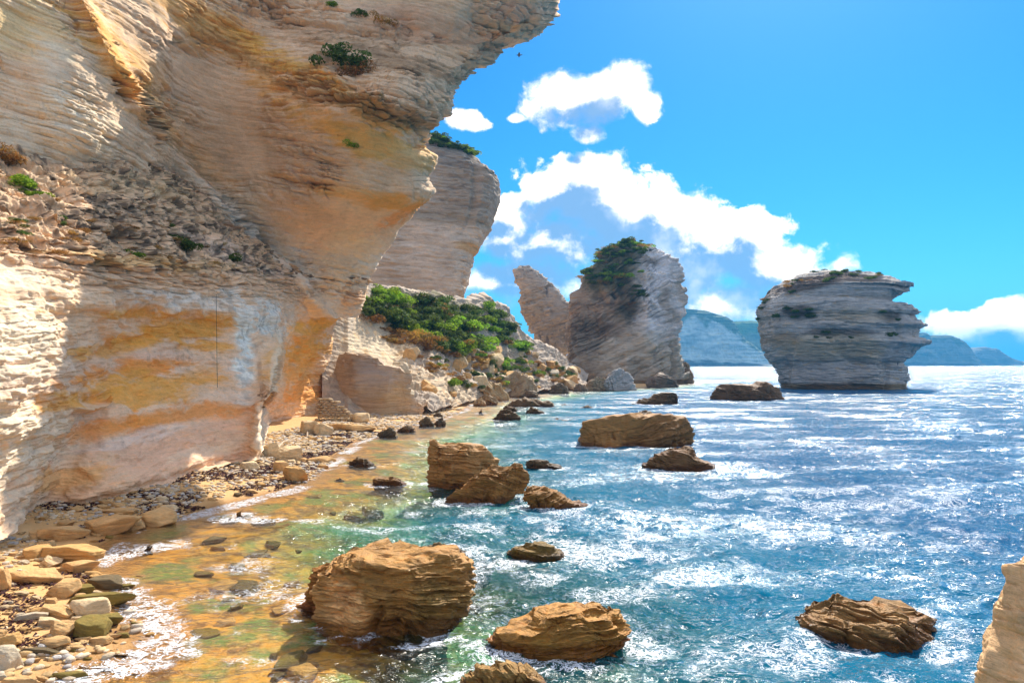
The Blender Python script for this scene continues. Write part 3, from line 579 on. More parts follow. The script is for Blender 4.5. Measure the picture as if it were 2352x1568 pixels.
# ------------------------------------------------------------------ boulders in the sea (silhouette, front waterline y)
ROCKS = []
def sea(label, left, right, fy, **kw):
    k = dict(depth=.7, bh=.28, amp=.18, lat=2.4, nbig=.30, base=(.22, .145, .065), nr=110, nc=190); k.update(kw)
    r = loft('sea_rock', label, 'rock', left, right, front_y=fy, seed=200+len(ROCKS)*13, **k)
    G = r[1]; ROCKS.append((G[..., 0].mean(), G[..., 1].mean(), np.ptp(G[..., 0])/2, np.ptp(G[..., 1])/2)); return r
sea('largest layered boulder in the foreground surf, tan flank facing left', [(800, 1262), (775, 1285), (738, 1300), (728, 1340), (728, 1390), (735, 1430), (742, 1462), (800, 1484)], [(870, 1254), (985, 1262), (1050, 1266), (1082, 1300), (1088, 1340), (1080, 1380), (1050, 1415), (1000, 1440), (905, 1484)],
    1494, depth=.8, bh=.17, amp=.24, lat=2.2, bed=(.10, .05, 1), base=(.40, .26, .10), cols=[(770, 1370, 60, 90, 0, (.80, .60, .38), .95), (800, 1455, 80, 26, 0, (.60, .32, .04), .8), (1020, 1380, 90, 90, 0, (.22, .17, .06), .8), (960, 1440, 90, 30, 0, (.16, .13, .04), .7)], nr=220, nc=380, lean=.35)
sea('ochre slab leaning against the left side of the largest boulder', [(752, 1288), (722, 1298), (705, 1340), (698, 1380), (695, 1408), (720, 1420)], [(775, 1288), (790, 1300), (795, 1350), (795, 1420)], 1414, depth=1.0, bh=.16, base=(.36, .19, .05), lean=.2)
sea('wedge shaped layered brown rock right of the largest boulder', [(1380, 1371), (1350, 1378), (1330, 1390), (1255, 1400), (1200, 1430), (1135, 1445), (1112, 1475), (1108, 1495), (1180, 1520)], [(1395, 1371), (1420, 1378), (1428, 1395), (1440, 1420), (1450, 1440), (1440, 1480), (1420, 1510), (1370, 1538)],
    1546, depth=.6, bh=.16, amp=.24, lat=2.2, bed=(-.12, .1, 1), base=(.42, .26, .08), cols=[(1300, 1480, 130, 50, 0, (.28, .22, .05), .6)], nr=200, nc=340, lean=.5)
sea('ribbed rock cut off by the bottom edge of the view', [(1150, 1517), (1090, 1530), (1060, 1548), (1040, 1600), (1050, 1640)], [(1180, 1517), (1215, 1530), (1240, 1550), (1255, 1600), (1260, 1640)], 1625, bed=(.8, .2, .8), bh=.16, base=(.42, .31, .15), nr=140, nc=220)
sea('dark brown domed rock alone in the lower right sea', [(1900, 1345), (1880, 1358), (1870, 1380), (1835, 1410), (1826, 1440), (1830, 1475), (1850, 1500)], [(1945, 1345), (2010, 1368), (2080, 1395), (2115, 1395), (2145, 1420), (2140, 1445), (2180, 1465), (2187, 1482), (2160, 1525)], 1515, bed=(.5, .4, 1), bh=.2, base=(.34, .235, .115), nr=150, nc=260, lean=.4)
sea('small mossy rock just beyond the largest boulder, awash on its right', [(1210, 1246), (1180, 1258), (1160, 1272), (1185, 1290)], [(1240, 1246), (1275, 1262), (1305, 1280), (1300, 1300), (1280, 1306)], 1303, bh=.18, base=(.18, .14, .04))
sea('low dark reef directly behind the largest boulder', [(1010, 1249), (985, 1255), (980, 1275)], [(1040, 1249), (1080, 1262), (1130, 1280), (1130, 1292)], 1290, bh=.15, base=(.16, .12, .05))
sea('ochre slab pointing right in the surf below the paired rocks', [(1225, 1112), (1205, 1125), (1203, 1145), (1212, 1165)], [(1245, 1112), (1280, 1125), (1315, 1150), (1345, 1160), (1350, 1172), (1330, 1184)], 1182, bed=(-.4, 0, 1), bh=.22, base=(.28, .17, .05), lean=.3)
sea('upright tan layered slab at the edge of the calm shallows', [(990, 1008), (988, 1030), (980, 1070), (977, 1100), (980, 1130)], [(1010, 1008), (1050, 1012), (1085, 1022), (1120, 1035), (1150, 1055), (1150, 1090), (1120, 1130)], 1128, depth=.55, bed=(.1, 0, 1), bh=.26, base=(.42, .28, .14), nr=140, nc=240, cols=[(1000, 1120, 60, 18, 0, (.30, .18, .04), .8)])
sea('shiny wet rock lying in front of the upright tan slab', [(1185, 1059), (1130, 1066), (1085, 1085), (1060, 1110), (1030, 1130), (1015, 1155), (1030, 1168)], [(1195, 1059), (1208, 1075), (1217, 1100), (1210, 1120), (1160, 1145), (1090, 1168)], 1166, bed=(.3, .3, 1), bh=.26, base=(.30, .19, .07), depth=.6, lean=.6, nr=140, nc=240, wetmat=1) if False else \
sea('shiny wet rock lying in front of the upright tan slab', [(1185, 1059), (1130, 1066), (1085, 1085), (1060, 1110), (1030, 1130), (1015, 1155), (1030, 1168)], [(1195, 1059), (1208, 1075), (1217, 1100), (1210, 1120), (1160, 1145), (1090, 1168)], 1166, bed=(.3, .3, 1), bh=.26, base=(.30, .19, .07), depth=.6, lean=.6, nr=140, nc=240)
sea('small black rock in the foam right of the shiny wet rock', [(1230, 1046), (1208, 1056), (1205, 1070), (1215, 1084)], [(1245, 1046), (1275, 1060), (1296, 1075), (1290, 1085)], 1084, base=(.12, .09, .06))
sea('long tan topped layered rock in the middle of the bay', [(1400, 951), (1350, 972), (1340, 990), (1333, 1010), (1345, 1035)], [(1430, 951), (1500, 955), (1560, 968), (1590, 985), (1598, 1005), (1594, 1018), (1500, 1038)], 1034, depth=.5, bed=(-.22, 0, 1), bh=.45, amp=.3, lat=1.5, base=(.26, .17, .08), cols=[(1400, 980, 100, 40, 0, (.42, .28, .13), .8), (1540, 1010, 60, 30, 0, (.12, .09, .05), .7)], nr=140, nc=260, lean=.3)
sea('dark brown rock just right of and nearer than the long tan topped rock', [(1575, 1018), (1530, 1023), (1495, 1045), (1476, 1065), (1480, 1078)], [(1595, 1018), (1612, 1040), (1640, 1062), (1648, 1080), (1646, 1090)], 1088, bed=(.3, 0, 1), bh=.35, base=(.18, .115, .06), lean=.3)
sea('dark flat rock beside the foot of the mushroom shaped stack', [(1680, 878), (1650, 890), (1632, 908), (1632, 914)], [(1740, 878), (1775, 882), (1800, 898), (1812, 912), (1800, 922)], 921, depth=.4, base=(.15, .10, .06), bh=.6, amp=.4, lat=3)
sea('dark rock with a long low tail left of the flat rock', [(1520, 899), (1490, 912), (1455, 922), (1420, 929)], [(1545, 899), (1566, 908), (1566, 926), (1555, 932)], 931, depth=.3, base=(.14, .10, .06), bh=.5, amp=.3, lat=3)
sea('small rounded rock with a foam collar in the calm shallows', [(880, 1090), (860, 1098), (855, 1110), (862, 1120)], [(905, 1090), (925, 1098), (934, 1110), (925, 1121)], 1120, base=(.24, .16, .07))
sea('split dark rock near the seaweed strewn shore', [(810, 1050), (798, 1058), (798, 1070)], [(835, 1050), (855, 1060), (862, 1074)], 1074, base=(.13, .10, .05), nr=50, nc=90)
for lb, x0, x1, y0, y1, h0 in [('long olive reef slab in the foreground wash', 122, 408, 1476, 1517, 3), ('lower olive reef slab with foam along it', 66, 364, 1508, 1548, 8)]:
    sea(lb, [(x0+90, y1-16), (x0+20, y1-10), (x0, y1)], [(x1-110, y1-16+h0*.3), (x1-30, y1-9), (x1, y1)], y1, depth=.17, base=(.26, .19, .035), nr=60, nc=200, bh=.12, amp=.10, lat=1.0, bed=(.2, .5, 1), nbig=.08, sq=2.0)
small = [('black awash reef behind the long tan topped rock', 1430, 1552, 942, 959), ('tiny dark rock between the shore and the tailed rock', 1326, 1366, 928, 940), ('pointed black rock nearest of the dark shore rocks', 1129, 1196, 936, 968),
         ('low black rock alone right of the pointed black rock', 1263, 1319, 956, 968), ('sloping dark rock behind the low black rock', 1203, 1254, 932, 952), ('dark jagged rock at the centre of the shore rock cluster', 1148, 1190, 928, 947),
         ('long wet dark reef below the tilted tan slabs', 1160, 1278, 907, 937), ('tiny rock breaking the teal water near the dark cluster', 1286, 1314, 926, 933), ('small wet stone below the broad tan boulder', 1098, 1112, 940, 950),
         ('speck of dark rock in the brown shallows', 770, 790, 1092, 1102), ('dark rock poking from the foam near the lower beach', 325, 352, 1249, 1268), ('flat olive rock awash off the large beach boulder', 500, 545, 1182, 1196), ('dark rock next to the flat olive rock', 540, 565, 1174, 1188), ('long thin olive rock awash in the shallows', 578, 632, 1186, 1195)]
for i, (lb, x0, x1, y0, y1) in enumerate(small):
    w = x1-x0; h = y1-y0; a = .3+.4*random.random()
    sea(lb, [(x0+a*w-2, y0), (x0+.15*w, y0+.4*h), (x0, y1-.15*h), (x0+.05*w, y1)], [(x0+a*w+2, y0), (x1-.2*w, y0+.35*h), (x1-.05*w, y0+.7*h), (x1, y1)], y1, base=(.13, .095, .05) if 'olive' not in lb else (.25, .19, .04), depth=.6, nr=60, nc=110, bh=.35, amp=.22, lat=1.5, bed=(random.uniform(-.6, .6), 0, 1))
# shore boulders below the slope and the stack
sh_rocks = [('tilted tan slab nearest the water in the shore rock pile', 1086, 1172, 874, 922, (.48, .33, .16), .8), ('long tan slab lying above the tilted one', 1120, 1238, 850, 914, (.42, .30, .17), -.7), ('smooth grey boulder behind the long tan slab', 1186, 1235, 852, 890, (.42, .40, .37), .2),
    ('broad tan boulder at the foot of the scree', 967, 1040, 902, 936, (.60, .42, .22), .1), ('round tan boulder left of the tilted slab', 1086, 1118, 911, 933, (.52, .37, .20), .1), ('brown boulder under the tilted slab', 1103, 1146, 899, 931, (.36, .25, .13), .4),
    ('dark flat boulder at the waterline under the long slab', 1172, 1242, 888, 914, (.20, .14, .08), .2), ('sunny tan boulder below the tall stack', 1404, 1487, 821, 873, (.58, .40, .19), .3), ('pale grey boulder in front of the sunny tan one', 1385, 1460, 845, 899, (.42, .40, .38), -.5), ('brown boulder left of the pale grey one', 1345, 1402, 860, 899, (.34, .25, .15), .2),
    ('dark flat rock at the right foot of the tall stack', 1481, 1562, 856, 891, (.20, .14, .09), .2), ('brown cone rock at the far right foot of the tall stack', 1550, 1593, 831, 882, (.28, .18, .09), 0), ('grey wedge against the left foot of the tall stack', 1334, 1396, 799, 872, (.36, .33, .30), .6),
    ('tan boulder with a tuft of green on top', 1284, 1349, 802, 878, (.52, .40, .26), .4), ('white grey boulder left of the tufted one', 1252, 1318, 831, 880, (.46, .42, .37), -.6), ('dark waterline boulder below the white grey one', 1262, 1308, 877, 905, (.20, .15, .09), .5), ('small brown boulder beside the dark waterline boulder', 1316, 1350, 877, 900, (.26, .18, .11), .2),
    ('tan boulder at the waterline right of the long slab', 1234, 1268, 876, 898, (.46, .34, .20), .2), ('ribbed upright pale rock on the slope', 1222, 1242, 832, 868, (.56, .45, .30), 2.0), ('pale rock below the dark hollow', 1180, 1215, 822, 852, (.50, .42, .33), .4),
    ('black slab half in the water at the beach end', 863, 912, 979, 1007, (.16, .12, .07), -.8), ('dark slab beside the black one, farther out', 959, 998, 955, 981, (.20, .15, .08), -.8), ('thin dark slab right of the previous pair', 994, 1025, 957, 981, (.18, .13, .08), -.9), ('dark brown block behind the thin slab', 992, 1019, 944, 961, (.20, .14, .08), -.4), ('flat dark slab on the stony point', 908, 956, 973, 994, (.24, .17, .09), -.5)]
for i, (lb, x0, x1, y0, y1, c, b) in enumerate(sh_rocks):
    w = x1-x0; h = y1-y0; a = .35+.3*random.random()
    kw = dict(front_y=y1) if y1 > 868 else dict(d=300)
    if 'slope' in lb or 'hollow' in lb: kw = dict(d=236)
    loft('boulder', lb, 'boulder', [(x0+a*w-3, y0), (x0+.12*w, y0+.3*h), (x0, y0+.65*h), (x0+.04*w, y1)], [(x0+a*w+3, y0), (x1-.25*w, y0+.15*h), (x1-.06*w, y0+.5*h), (x1, y1)], depth=.7, bed=(b, .1, 1), bh=.7 if y0 < 900 else .4, amp=.4 if y0 < 900 else .25, lat=2.5, nbig=.3, base=c, mat=M_sea, nr=70, nc=120, seed=500+i*7, sq=2.3, **kw)
# near rock at the right edge
r = loft('boulder', 'rough tan rock at the right edge close to the viewer', 'boulder', [(2440, 1225), (2400, 1250), (2368, 1290), (2345, 1322), (2340, 1380), (2322, 1440), (2300, 1500), (2288, 1568), (2280, 1700)], [(2560, 1225), (2640, 1300), (2700, 1500), (2720, 1700)], d=9.0, depth=.8, sq=2.4, bed=(.5, .2, 1), bh=.34, amp=.05, lat=.6, nbig=.16, base=(.76, .48, .24), nr=220, nc=320, seed=901, mat=M_near, lean=0, base_z=-2)

# ------------------------------------------------------------------ beach stones
def icos(sub):
    p = (1+5**.5)/2; V = [(-1, p, 0), (1, p, 0), (-1, -p, 0), (1, -p, 0), (0, -1, p), (0, 1, p), (0, -1, -p), (0, 1, -p), (p, 0, -1), (p, 0, 1), (-p, 0, -1), (-p, 0, 1)]
    Fc = [(0, 11, 5), (0, 5, 1), (0, 1, 7), (0, 7, 10), (0, 10, 11), (1, 5, 9), (5, 11, 4), (11, 10, 2), (10, 7, 6), (7, 1, 8), (3, 9, 4), (3, 4, 2), (3, 2, 6), (3, 6, 8), (3, 8, 9), (4, 9, 5), (2, 4, 11), (6, 2, 10), (8, 6, 7), (9, 8, 1)]
    V = [np.array(v)/np.linalg.norm(v) for v in V]
    for _ in range(sub):
        c = {}; nf = []
        def mid(a, b):
            k = (min(a, b), max(a, b))
            if k not in c: m = V[a]+V[b]; V.append(m/np.linalg.norm(m)); c[k] = len(V)-1
            return c[k]
        for a, b, d in Fc: x, y, z = mid(a, b), mid(b, d), mid(d, a); nf += [(a, x, z), (b, y, x), (d, z, y), (x, y, z)]
        Fc = nf
    return np.array(V), np.array(Fc)
I4, F4 = icos(4); I1, F1 = icos(1); I2, F2 = icos(2)
def chisel(V, seed, npl=13, soft=.035, rr=(.60, .93)):
    r_ = np.random.default_rng(seed); n = r_.normal(size=(npl, 3)); n /= np.linalg.norm(n, axis=1)[:, None]; dd = r_.uniform(*rr, size=npl)
    n = np.vstack([n, [[0, 0, 1], [0, 0, -1]]]); dd = np.r_[dd, .75, .7]
    q = V@n.T; t = np.where(q > .05, dd/np.maximum(q, .05), 9.); k = 1/soft
    r = -np.log(np.exp(-k*np.minimum(t, 2.5)).sum(1)+1e-30)/k; r = np.minimum(r, 1.25)
    return V*r[:, None]
def stone_variant(seed, bedded=.02):
    V = chisel(I4, seed); nn = V/np.linalg.norm(V, axis=1)[:, None]
    V = V+nn*(.14*(fbm(V, 2.0, 4, seed=seed)-.5)+bedded*2.5*strata(V, (.2, .1, 1), .13, .7, seed)+.02*(fbm(V, 9, 3, seed=seed+3)-.5))[:, None]
    c = (.85+.3*fbm(V, 2.5, 4, seed=seed+4))[:, None]
    return V, F4, c
palette = {'tan': (.62, .38, .16), 'pale': (.66, .49, .28), 'olive': (.22, .16, .035), 'dark': (.15, .11, .055), 'grey': (.56, .46, .32), 'orange': (.56, .33, .12)}
VAR = {}
def variant(i, cname):
    k = (i, cname)
    if k not in VAR:
        V, Fc, c = stone_variant(1000+i, .03 if i % 2 else .012); VAR[k] = mk_mesh('stone', V, Fc, M_stone, c*np.array(palette[cname]))
    return VAR[k]
def gz(x, y): return float(ground_z(np.array([[x]]), np.array([[y]]))[0, 0])
def place(label, x0, x1, y0, y1, cname, vi, group=None, rot=None, yawscale=.8, name='boulder', cat='boulder'):
    cx = (x0+x1)/2; z = .3
    for _ in range(3):
        d = float(ground_d(y1, z)); p = at(cx, y1, d); z = max(gz(p[0], p[1]), -.15)
    w = (x1-x0)/F*d*.5; hm = (y1-y0)/F*d; sn = H/math.hypot(H, d)
    dep = min(.8*w, .45*hm/(2*sn)); h = max(.10*w, (hm-2*dep*sn)/2)
    o = bpy.data.objects.new(name, variant(vi, cname)); o.location = (p[0], p[1]+dep*.8, z+h*.85)
    o.scale = (w*1.15, dep*1.2, h*1.95); o.rotation_euler = (random.uniform(-.12, .12), random.uniform(-.15, .15), rot if rot is not None else random.uniform(-.35, .35)); link(o)
    return tag(o, label, cat, group)
BL = [('largest triangular tan boulder by the wave edge', 186, 288, 1178, 1229, 'tan', 0), ('angular tan boulder left of the triangular one', 90, 170, 1201, 1241, 'tan', 1), ('grooved tan boulder touching the foam', 300, 378, 1166, 1208, 'tan', 2), ('small block in the gap before the grooved boulder', 273, 324, 1192, 1217, 'tan', 3),
      ('small light boulder behind the grooved one', 370, 404, 1156, 1173, 'pale', 4), ('cube shaped tan boulder on the seaweed bank', 651, 700, 1073, 1107, 'orange', 5), ('brown block leaning behind the cube shaped boulder', 630, 662, 1060, 1085, 'tan', 6), ('smooth slanted boulder under the cliff corner', 625, 688, 1026, 1059, 'pale', 7), ('pale boulder touching the cliff corner', 600, 632, 1019, 1050, 'pale', 8),
      ('long rounded tan slab above the water edge', 70, 206, 1243, 1290, 'orange', 9), ('sausage shaped tan stone left of the long slab', 36, 97, 1252, 1283, 'orange', 10), ('small wedge stone below the long slab', 80, 136, 1274, 1300, 'pale', 11), ('mottled stone beside the end of the long slab', 145, 204, 1282, 1315, 'tan', 0), ('flat topped striped slab at the left of the beach', 28, 121, 1302, 1340, 'tan', 1),
      ('oval stone tilted right below the striped slab', 101, 158, 1330, 1374, 'tan', 2), ('upright stone cut by the left edge', -16, 16, 1309, 1357, 'tan', 3), ('olive slab lying above the rock pool', 170, 290, 1354, 1395, 'olive', 5), ('dark wet slab at the mouth of the pool', 196, 272, 1321, 1354, 'dark', 6), ('small olive slab left of the dark wet one', 149, 205, 1340, 1368, 'olive', 7),
      ('cracked grey tan block right of the pebble patch', 152, 221, 1369, 1420, 'pale', 8), ('low pointed tan stone left of the cracked block', 89, 153, 1389, 1416, 'tan', 9), ('brown wedge boulder with a wet right face', 158, 241, 1416, 1467, 'olive', 10), ('angular tan boulder left of the brown wedge', 97, 162, 1419, 1464, 'tan', 11), ('small buff stone above the angular tan boulder', 77, 123, 1413, 1440, 'pale', 0), ('wet mossy stone at the right end of the brown wedge', 203, 266, 1403, 1438, 'olive', 1),
      ('low wide tan slab under the angular boulder', 67, 150, 1460, 1488, 'tan', 2), ('orange stone cut by the left edge near the bottom', -20, 35, 1450, 1489, 'orange', 3), ('rounded pinkish grey boulder in the lower left corner', -35, 29, 1476, 1543, 'grey', 4), ('yellow stone in the very bottom left corner', 0, 75, 1546, 1595, 'tan', 5), ('flat pale stone left of the cracked block', 34, 88, 1404, 1424, 'grey', 9), ('small sharp stone behind the angular tan boulder', 58, 94, 1217, 1241, 'tan', 10), ('low stone in the seaweed behind the triangular boulder', 117, 166, 1192, 1209, 'tan', 11),
      ('broken blocky stone with a branch lying over it', 688, 725, 968, 998, 'pale', 0), ('block right of the branch topped stone', 722, 756, 974, 1001, 'pale', 1), ('long rounded stone at the foot of the stone walling', 800, 840, 949, 972, 'pale', 2), ('white rounded stone under the cliff foot', 548, 590, 1059, 1080, 'pale', 3), ('dark edged flat stone at the seaweed edge', 712, 762, 1045, 1062, 'tan', 4), ('flat tan ledge stone on the far beach', 770, 850, 973, 992, 'tan', 5),
      ('wide low stone partly buried near the shoreline', 236, 300, 1166, 1181, 'tan', 6), ('white flat stone on the upper beach', 366, 384, 1149, 1158, 'grey', 7), ('sunken stone at the bottom of the view on orange sand', 124, 180, 1540, 1562, 'olive', 8), ('brownish slab low in the wet sand', 46, 120, 1484, 1504, 'dark', 9), ('stone with a rust top under the brown wedge', 196, 256, 1460, 1480, 'tan', 10)]
for b in BL: place(*b)
# countable mid stones, one label for the look-alikes
OCC = [((b[1]+b[2])/2, b[4]-8, (b[2]-b[1])/2) for b in BL]
def beach_pt():
    while True:
        py = 1600-abs(random.random())**.85*660; px = random.uniform(-20, 1010)
        d = float(ground_d(py, .4)); p = at(px, py, d)
        s_ = float(shore_dist(np.array([[p[0]]]), np.array([[p[1]]]))[0, 0])
        if not (-9 < s_ < .4): continue
        if py < 1120 and s_ < -7: continue
        if py < interp(px, BASE)+3: continue
        if abs(px-280) < 100 and 1260 < py < 1180: continue
        return px, py, p, s_
cn = ['tan', 'tan', 'pale', 'orange', 'grey', 'tan', 'pale']
for i in range(280):
    px, py, p, s_ = beach_pt()
    sz = random.choice((9, 12, 15, 18, 24))*(1 if py > 1120 else .7)
    cname = random.choice(cn) if s_ < -.6 else random.choice(['olive', 'tan', 'dark', 'orange'])
    place('loose limestone stone scattered among others on the beach', px-sz*.6, px+sz*.6, py-sz*.55, py, cname, random.randrange(12), 'loose stones scattered over the beach', name='beach_stone', cat='stone')
def true_px(G):
    s, c = math.sin(PITCH), math.cos(PITCH); Zr = G[..., 2]-H; f = G[..., 1]*c+Zr*s; u = -G[..., 1]*s+Zr*c
    return 1176+F*G[..., 0]/f, 784-F*u/f
GH_X, GH_Y = true_px(GH2)
okh = np.where(((GH_X > 890) & (GH_X < 1335) & (GH_Y > interp(GH_X, [(890, 830), (960, 800), (1060, 800), (1200, 800), (1335, 850)])) & (GH_Y < 915)).ravel())[0]
for i in rng.choice(okh, 64):
    p = GH2.reshape(-1, 3)[i]; s = random.choice([.7, 1., 1.3, 1.8, 2.6]); o = bpy.data.objects.new('slope_boulder', variant(random.randrange(12), random.choice(['pale', 'tan', 'tan', 'grey']))); link(o)
    o.location = (p[0], p[1]-s*.2, p[2]+s*.25); o.scale = (s, s, s*random.uniform(.7, 1.3)); o.rotation_euler = (random.uniform(-.6, .6), random.uniform(-.6, .6), random.random()*6)
    tag(o, 'pale boulder half buried among others on the lower scrub slope', 'boulder', 'pale boulders tumbled over the lower slope')
for i in range(48):
    while True:
        py = random.uniform(1130, 1560); px = random.uniform(240, 950); p = at(px, py, float(ground_d(py, 0))); s_ = float(shore_dist(np.array([[p[0]]]), np.array([[p[1]]]))[0, 0])
        if .8 < s_ < 10: break
    s = random.choice([.18, .25, .35, .5, .8]); o = bpy.data.objects.new('submerged_stone', variant(random.randrange(12), random.choice(['olive', 'olive', 'orange', 'dark', 'tan']))); link(o)
    o.location = (p[0], p[1], min(gz(p[0], p[1])+s*.2, -s*.5-.02)); o.scale = (s*1.3, s, s*.6); o.rotation_euler = (0, 0, random.random()*6)
    tag(o, 'stone lying under the clear shallow water', 'stone', 'stones on the bed of the clear shallows')
# fine pebbles as one mass
nP = 7000; Vs = []; Fs = []; Cs = []; o_ = 0
pv = [chisel(I1, 3000+i, 8, .1)*np.array([1, .8, .5]) for i in range(8)]
bx = rng.uniform(-45, 2, 60000); by = rng.uniform(18, 150, 60000); sdp = shore_dist(bx[None], by[None])[0]
cl = fbm(np.stack([bx, by, bx*0], -1), .25, 3, seed=77)
w_ = (sdp < .3) & (sdp > -12) & (cl+.15*rng.random(60000)+.10*sst(-sdp, 2, 6)+.1*sst(by, 55, 80) > .60)
idx = np.where(w_)[0][:nP*2]; zz = ground_z(bx[idx][None], by[idx][None])[0]
for k, i in enumerate(idx):
    s = random.uniform(.04, .26)**1.3*1.4*(1+max(0, by[i]-45)*.012); a = random.random()*6.28; V = pv[k % 8]*s; V = np.c_[V[:, 0]*math.cos(a)-V[:, 1]*math.sin(a), V[:, 0]*math.sin(a)+V[:, 1]*math.cos(a), V[:, 2]]
    Vs.append(V+[bx[i], by[i], zz[k]+s*.2]); Fs.append(F1+o_); o_ += len(V)
    c = np.array(random.choice([(.66, .52, .34), (.60, .50, .38), (.64, .44, .22), (.56, .37, .17), (.50, .46, .42)]))*random.uniform(.75, 1.1); Cs.append(np.repeat(c[None], len(V), 0))
tag(mk('pebbles', np.vstack(Vs), np.vstack(Fs), M_stone, np.vstack(Cs)), 'small pale pebbles strewn over the beach', kind='stuff')
# dead seagrass strips
bx = rng.uniform(-45, 0, 140000); by = rng.uniform(24, 100, 140000); sdp = shore_dist(bx[None], by[None])[0]; cl = fbm(np.stack([bx, by, bx*0], -1), .3, 4, seed=55)
w_ = (sdp < -.5) & (sdp > -10) & (cl > .56-.17*np.exp(-((by-58)/14)**2)); idx = np.where(w_)[0][:26000]; n = len(idx); zz = ground_z(bx[idx][None], by[idx][None])[0]
a = rng.uniform(0, 6.28, n); L = rng.uniform(.08, .22, n)*(1+by[idx]/120); wd = .025*(1+by[idx]/60); b = rng.uniform(.01, .10, n)
c0 = np.stack([bx[idx], by[idx], zz+.02], -1); dx = np.stack([np.cos(a)*L, np.sin(a)*L, b], -1); dy = np.stack([-np.sin(a)*wd, np.cos(a)*wd, b*.3], -1)
V = np.stack([c0-dx*.5-dy, c0+dx*.5-dy, c0+dx*.5+dy, c0-dx*.5+dy], 1).reshape(-1, 3); V[:, 2] += .03
tag(mk('seaweed', V, np.arange(4*n).reshape(-1, 4), M_weed, smooth=False), 'reddish brown dead seagrass drifted over the beach', kind='stuff')
# driftwood
def tube(pts, rad, ns=8):
    pts = np.array(pts, float); n = len(pts); T = np.gradient(pts, axis=0); T /= np.linalg.norm(T, axis=1)[:, None]
    up = np.array([0, 0, 1.]) if abs(T[0, 2]) < .9 else np.array([1., 0, 0]); A = np.cross(T, up); A /= np.linalg.norm(A, axis=1)[:, None]; B = np.cross(T, A)
    a = np.linspace(0, 2*math.pi, ns, endpoint=False); r = np.broadcast_to(rad, n)
    V = pts[:, None]+r[:, None, None]*(A[:, None]*np.cos(a)[None, :, None]+B[:, None]*np.sin(a)[None, :, None]); return V.reshape(-1, 3), gridf(n, ns, True)
def stick(label, pa, pb, ra, rb, bend=.15):
    A = at(pa[0], pa[1], float(ground_d(pa[1], .8))); B = at(pb[0], pb[1], float(ground_d(pb[1], .8))); A[2] = gz(A[0], A[1])+ra+.05; B[2] = gz(B[0], B[1])+.35
    t = np.linspace(0, 1, 12)[:, None]; P = A+(B-A)*t+np.array([0, 0, bend])*np.sin(t*math.pi)+rng.normal(0, .02, (12, 3))
    V, Fq = tube(P, np.linspace(ra, rb, 12)); tag(mk('driftwood', V, Fq, M_wood, origin=A), label, 'driftwood')
stick('bleached driftwood log pointing at the triangular boulder', (146, 1208), (196, 1196), .10, .05)
stick('bent driftwood branch behind the smooth slanted boulder', (634, 1030), (672, 1012), .16, .08, .4)
stick('forked grey branch lying over the broken blocks', (705, 1000), (713, 972), .12, .05, .5)
stick('thin stick among stones under the cliff foot', (520, 1086), (556, 1076), .08, .04)
# rough stone walling at the cliff foot
e = bpy.data.objects.new('stone_wall', None); wb = at(780, 966, ground_d(966, .9)); e.location = tuple(wb); link(e); tag(e, 'stepped patch of dry stone walling at the foot of the cliff corner', 'stone wall')
sv = [mk_mesh('stone', chisel(I1, 4000+i, 8, .08)*np.array([.52, .5, .26]), F1, M_stone, np.full((len(I1), 3), .9)*np.array((.52, .38, .22))) for i in range(6)]
k = 0
for row in range(9):
    wdt = 7.2-row*.55; n = int(wdt/.82)
    for j in range(n):
        o = bpy.data.objects.new('stone', sv[(row*5+j) % 6]); o.location = (-3.6+j*.84+(row % 2)*.4+random.uniform(-.05, .05), row*.12+random.uniform(-.05, .05)+.3, .15+row*.40); o.rotation_euler = (0, 0, random.uniform(-.2, .2)); link(o, e)
# hanging rope on the wall
def on_wall(px, py, lift=.35):
    G, X_, Y_ = LEDGE; i = np.argmin(((X_-px)**2+(Y_-py)**2).ravel()); p = G.reshape(-1, 3)[i]; v = np.array([0, 0, H])-p; return p+v/np.linalg.norm(v)*lift
P = np.array([on_wall(560+.03*(y-690), y, 1.2) for y in np.linspace(688, 915, 14)]); P[:, 0] = np.linspace(P[0, 0], P[0, 0]+.3, 14); P[:, 1] = P[:, 1].min()-.1
V, Fq = tube(P, .02, 5); tag(mk('rope', V, Fq, M_rope, origin=P[0]), 'thin dark rope hanging down the blue streaked part of the wall', 'rope')

# ------------------------------------------------------------------ scrub
def bush_mesh(seed, n=1500, leaf=.16, mat=None, flat=.7, spiky=False):
    r = np.random.default_rng(seed); nl = 9
    cen = r.normal(size=(nl, 3))*[.42, .42, .22]; cen[:, 2] = np.abs(cen[:, 2])*1.2; rad = r.uniform(.32, .55, nl)
    k = r.integers(0, nl, n); dr = r.normal(size=(n, 3)); dr /= np.linalg.norm(dr, axis=1)[:, None]; dr[:, 2] = np.abs(dr[:, 2])*np.where(r.random(n) < .8, 1, -1)
    P = cen[k]+dr*rad[k][:, None]*r.uniform(.75, 1.08, n)[:, None]; P[:, 2] *= flat; P[:, 2] = np.maximum(P[:, 2], -.1)
    nrm = dr+r.normal(size=(n, 3))*.5; nrm /= np.linalg.norm(nrm, axis=1)[:, None]; t = np.cross(nrm, r.normal(size=(n, 3))); t /= np.linalg.norm(t, axis=1)[:, None]; b = np.cross(nrm, t)
    s = leaf*r.uniform(.5, 1.2, n)[:, None]; ws = .35 if spiky else .75
    V = np.stack([P-t*s*.5, P+b*s*.4*ws, P+t*s*.6, P-b*s*.4*ws], 1).reshape(-1, 3)
    cl = .75+.5*r.random(nl); c = np.repeat((cl[k]*(.75+.5*r.random(n)))[:, None]*np.array([1, 1, 1.]), 4, 0)
    return mk_mesh('foliage', V, np.arange(4*n).reshape(-1, 4), mat, c, smooth=False)
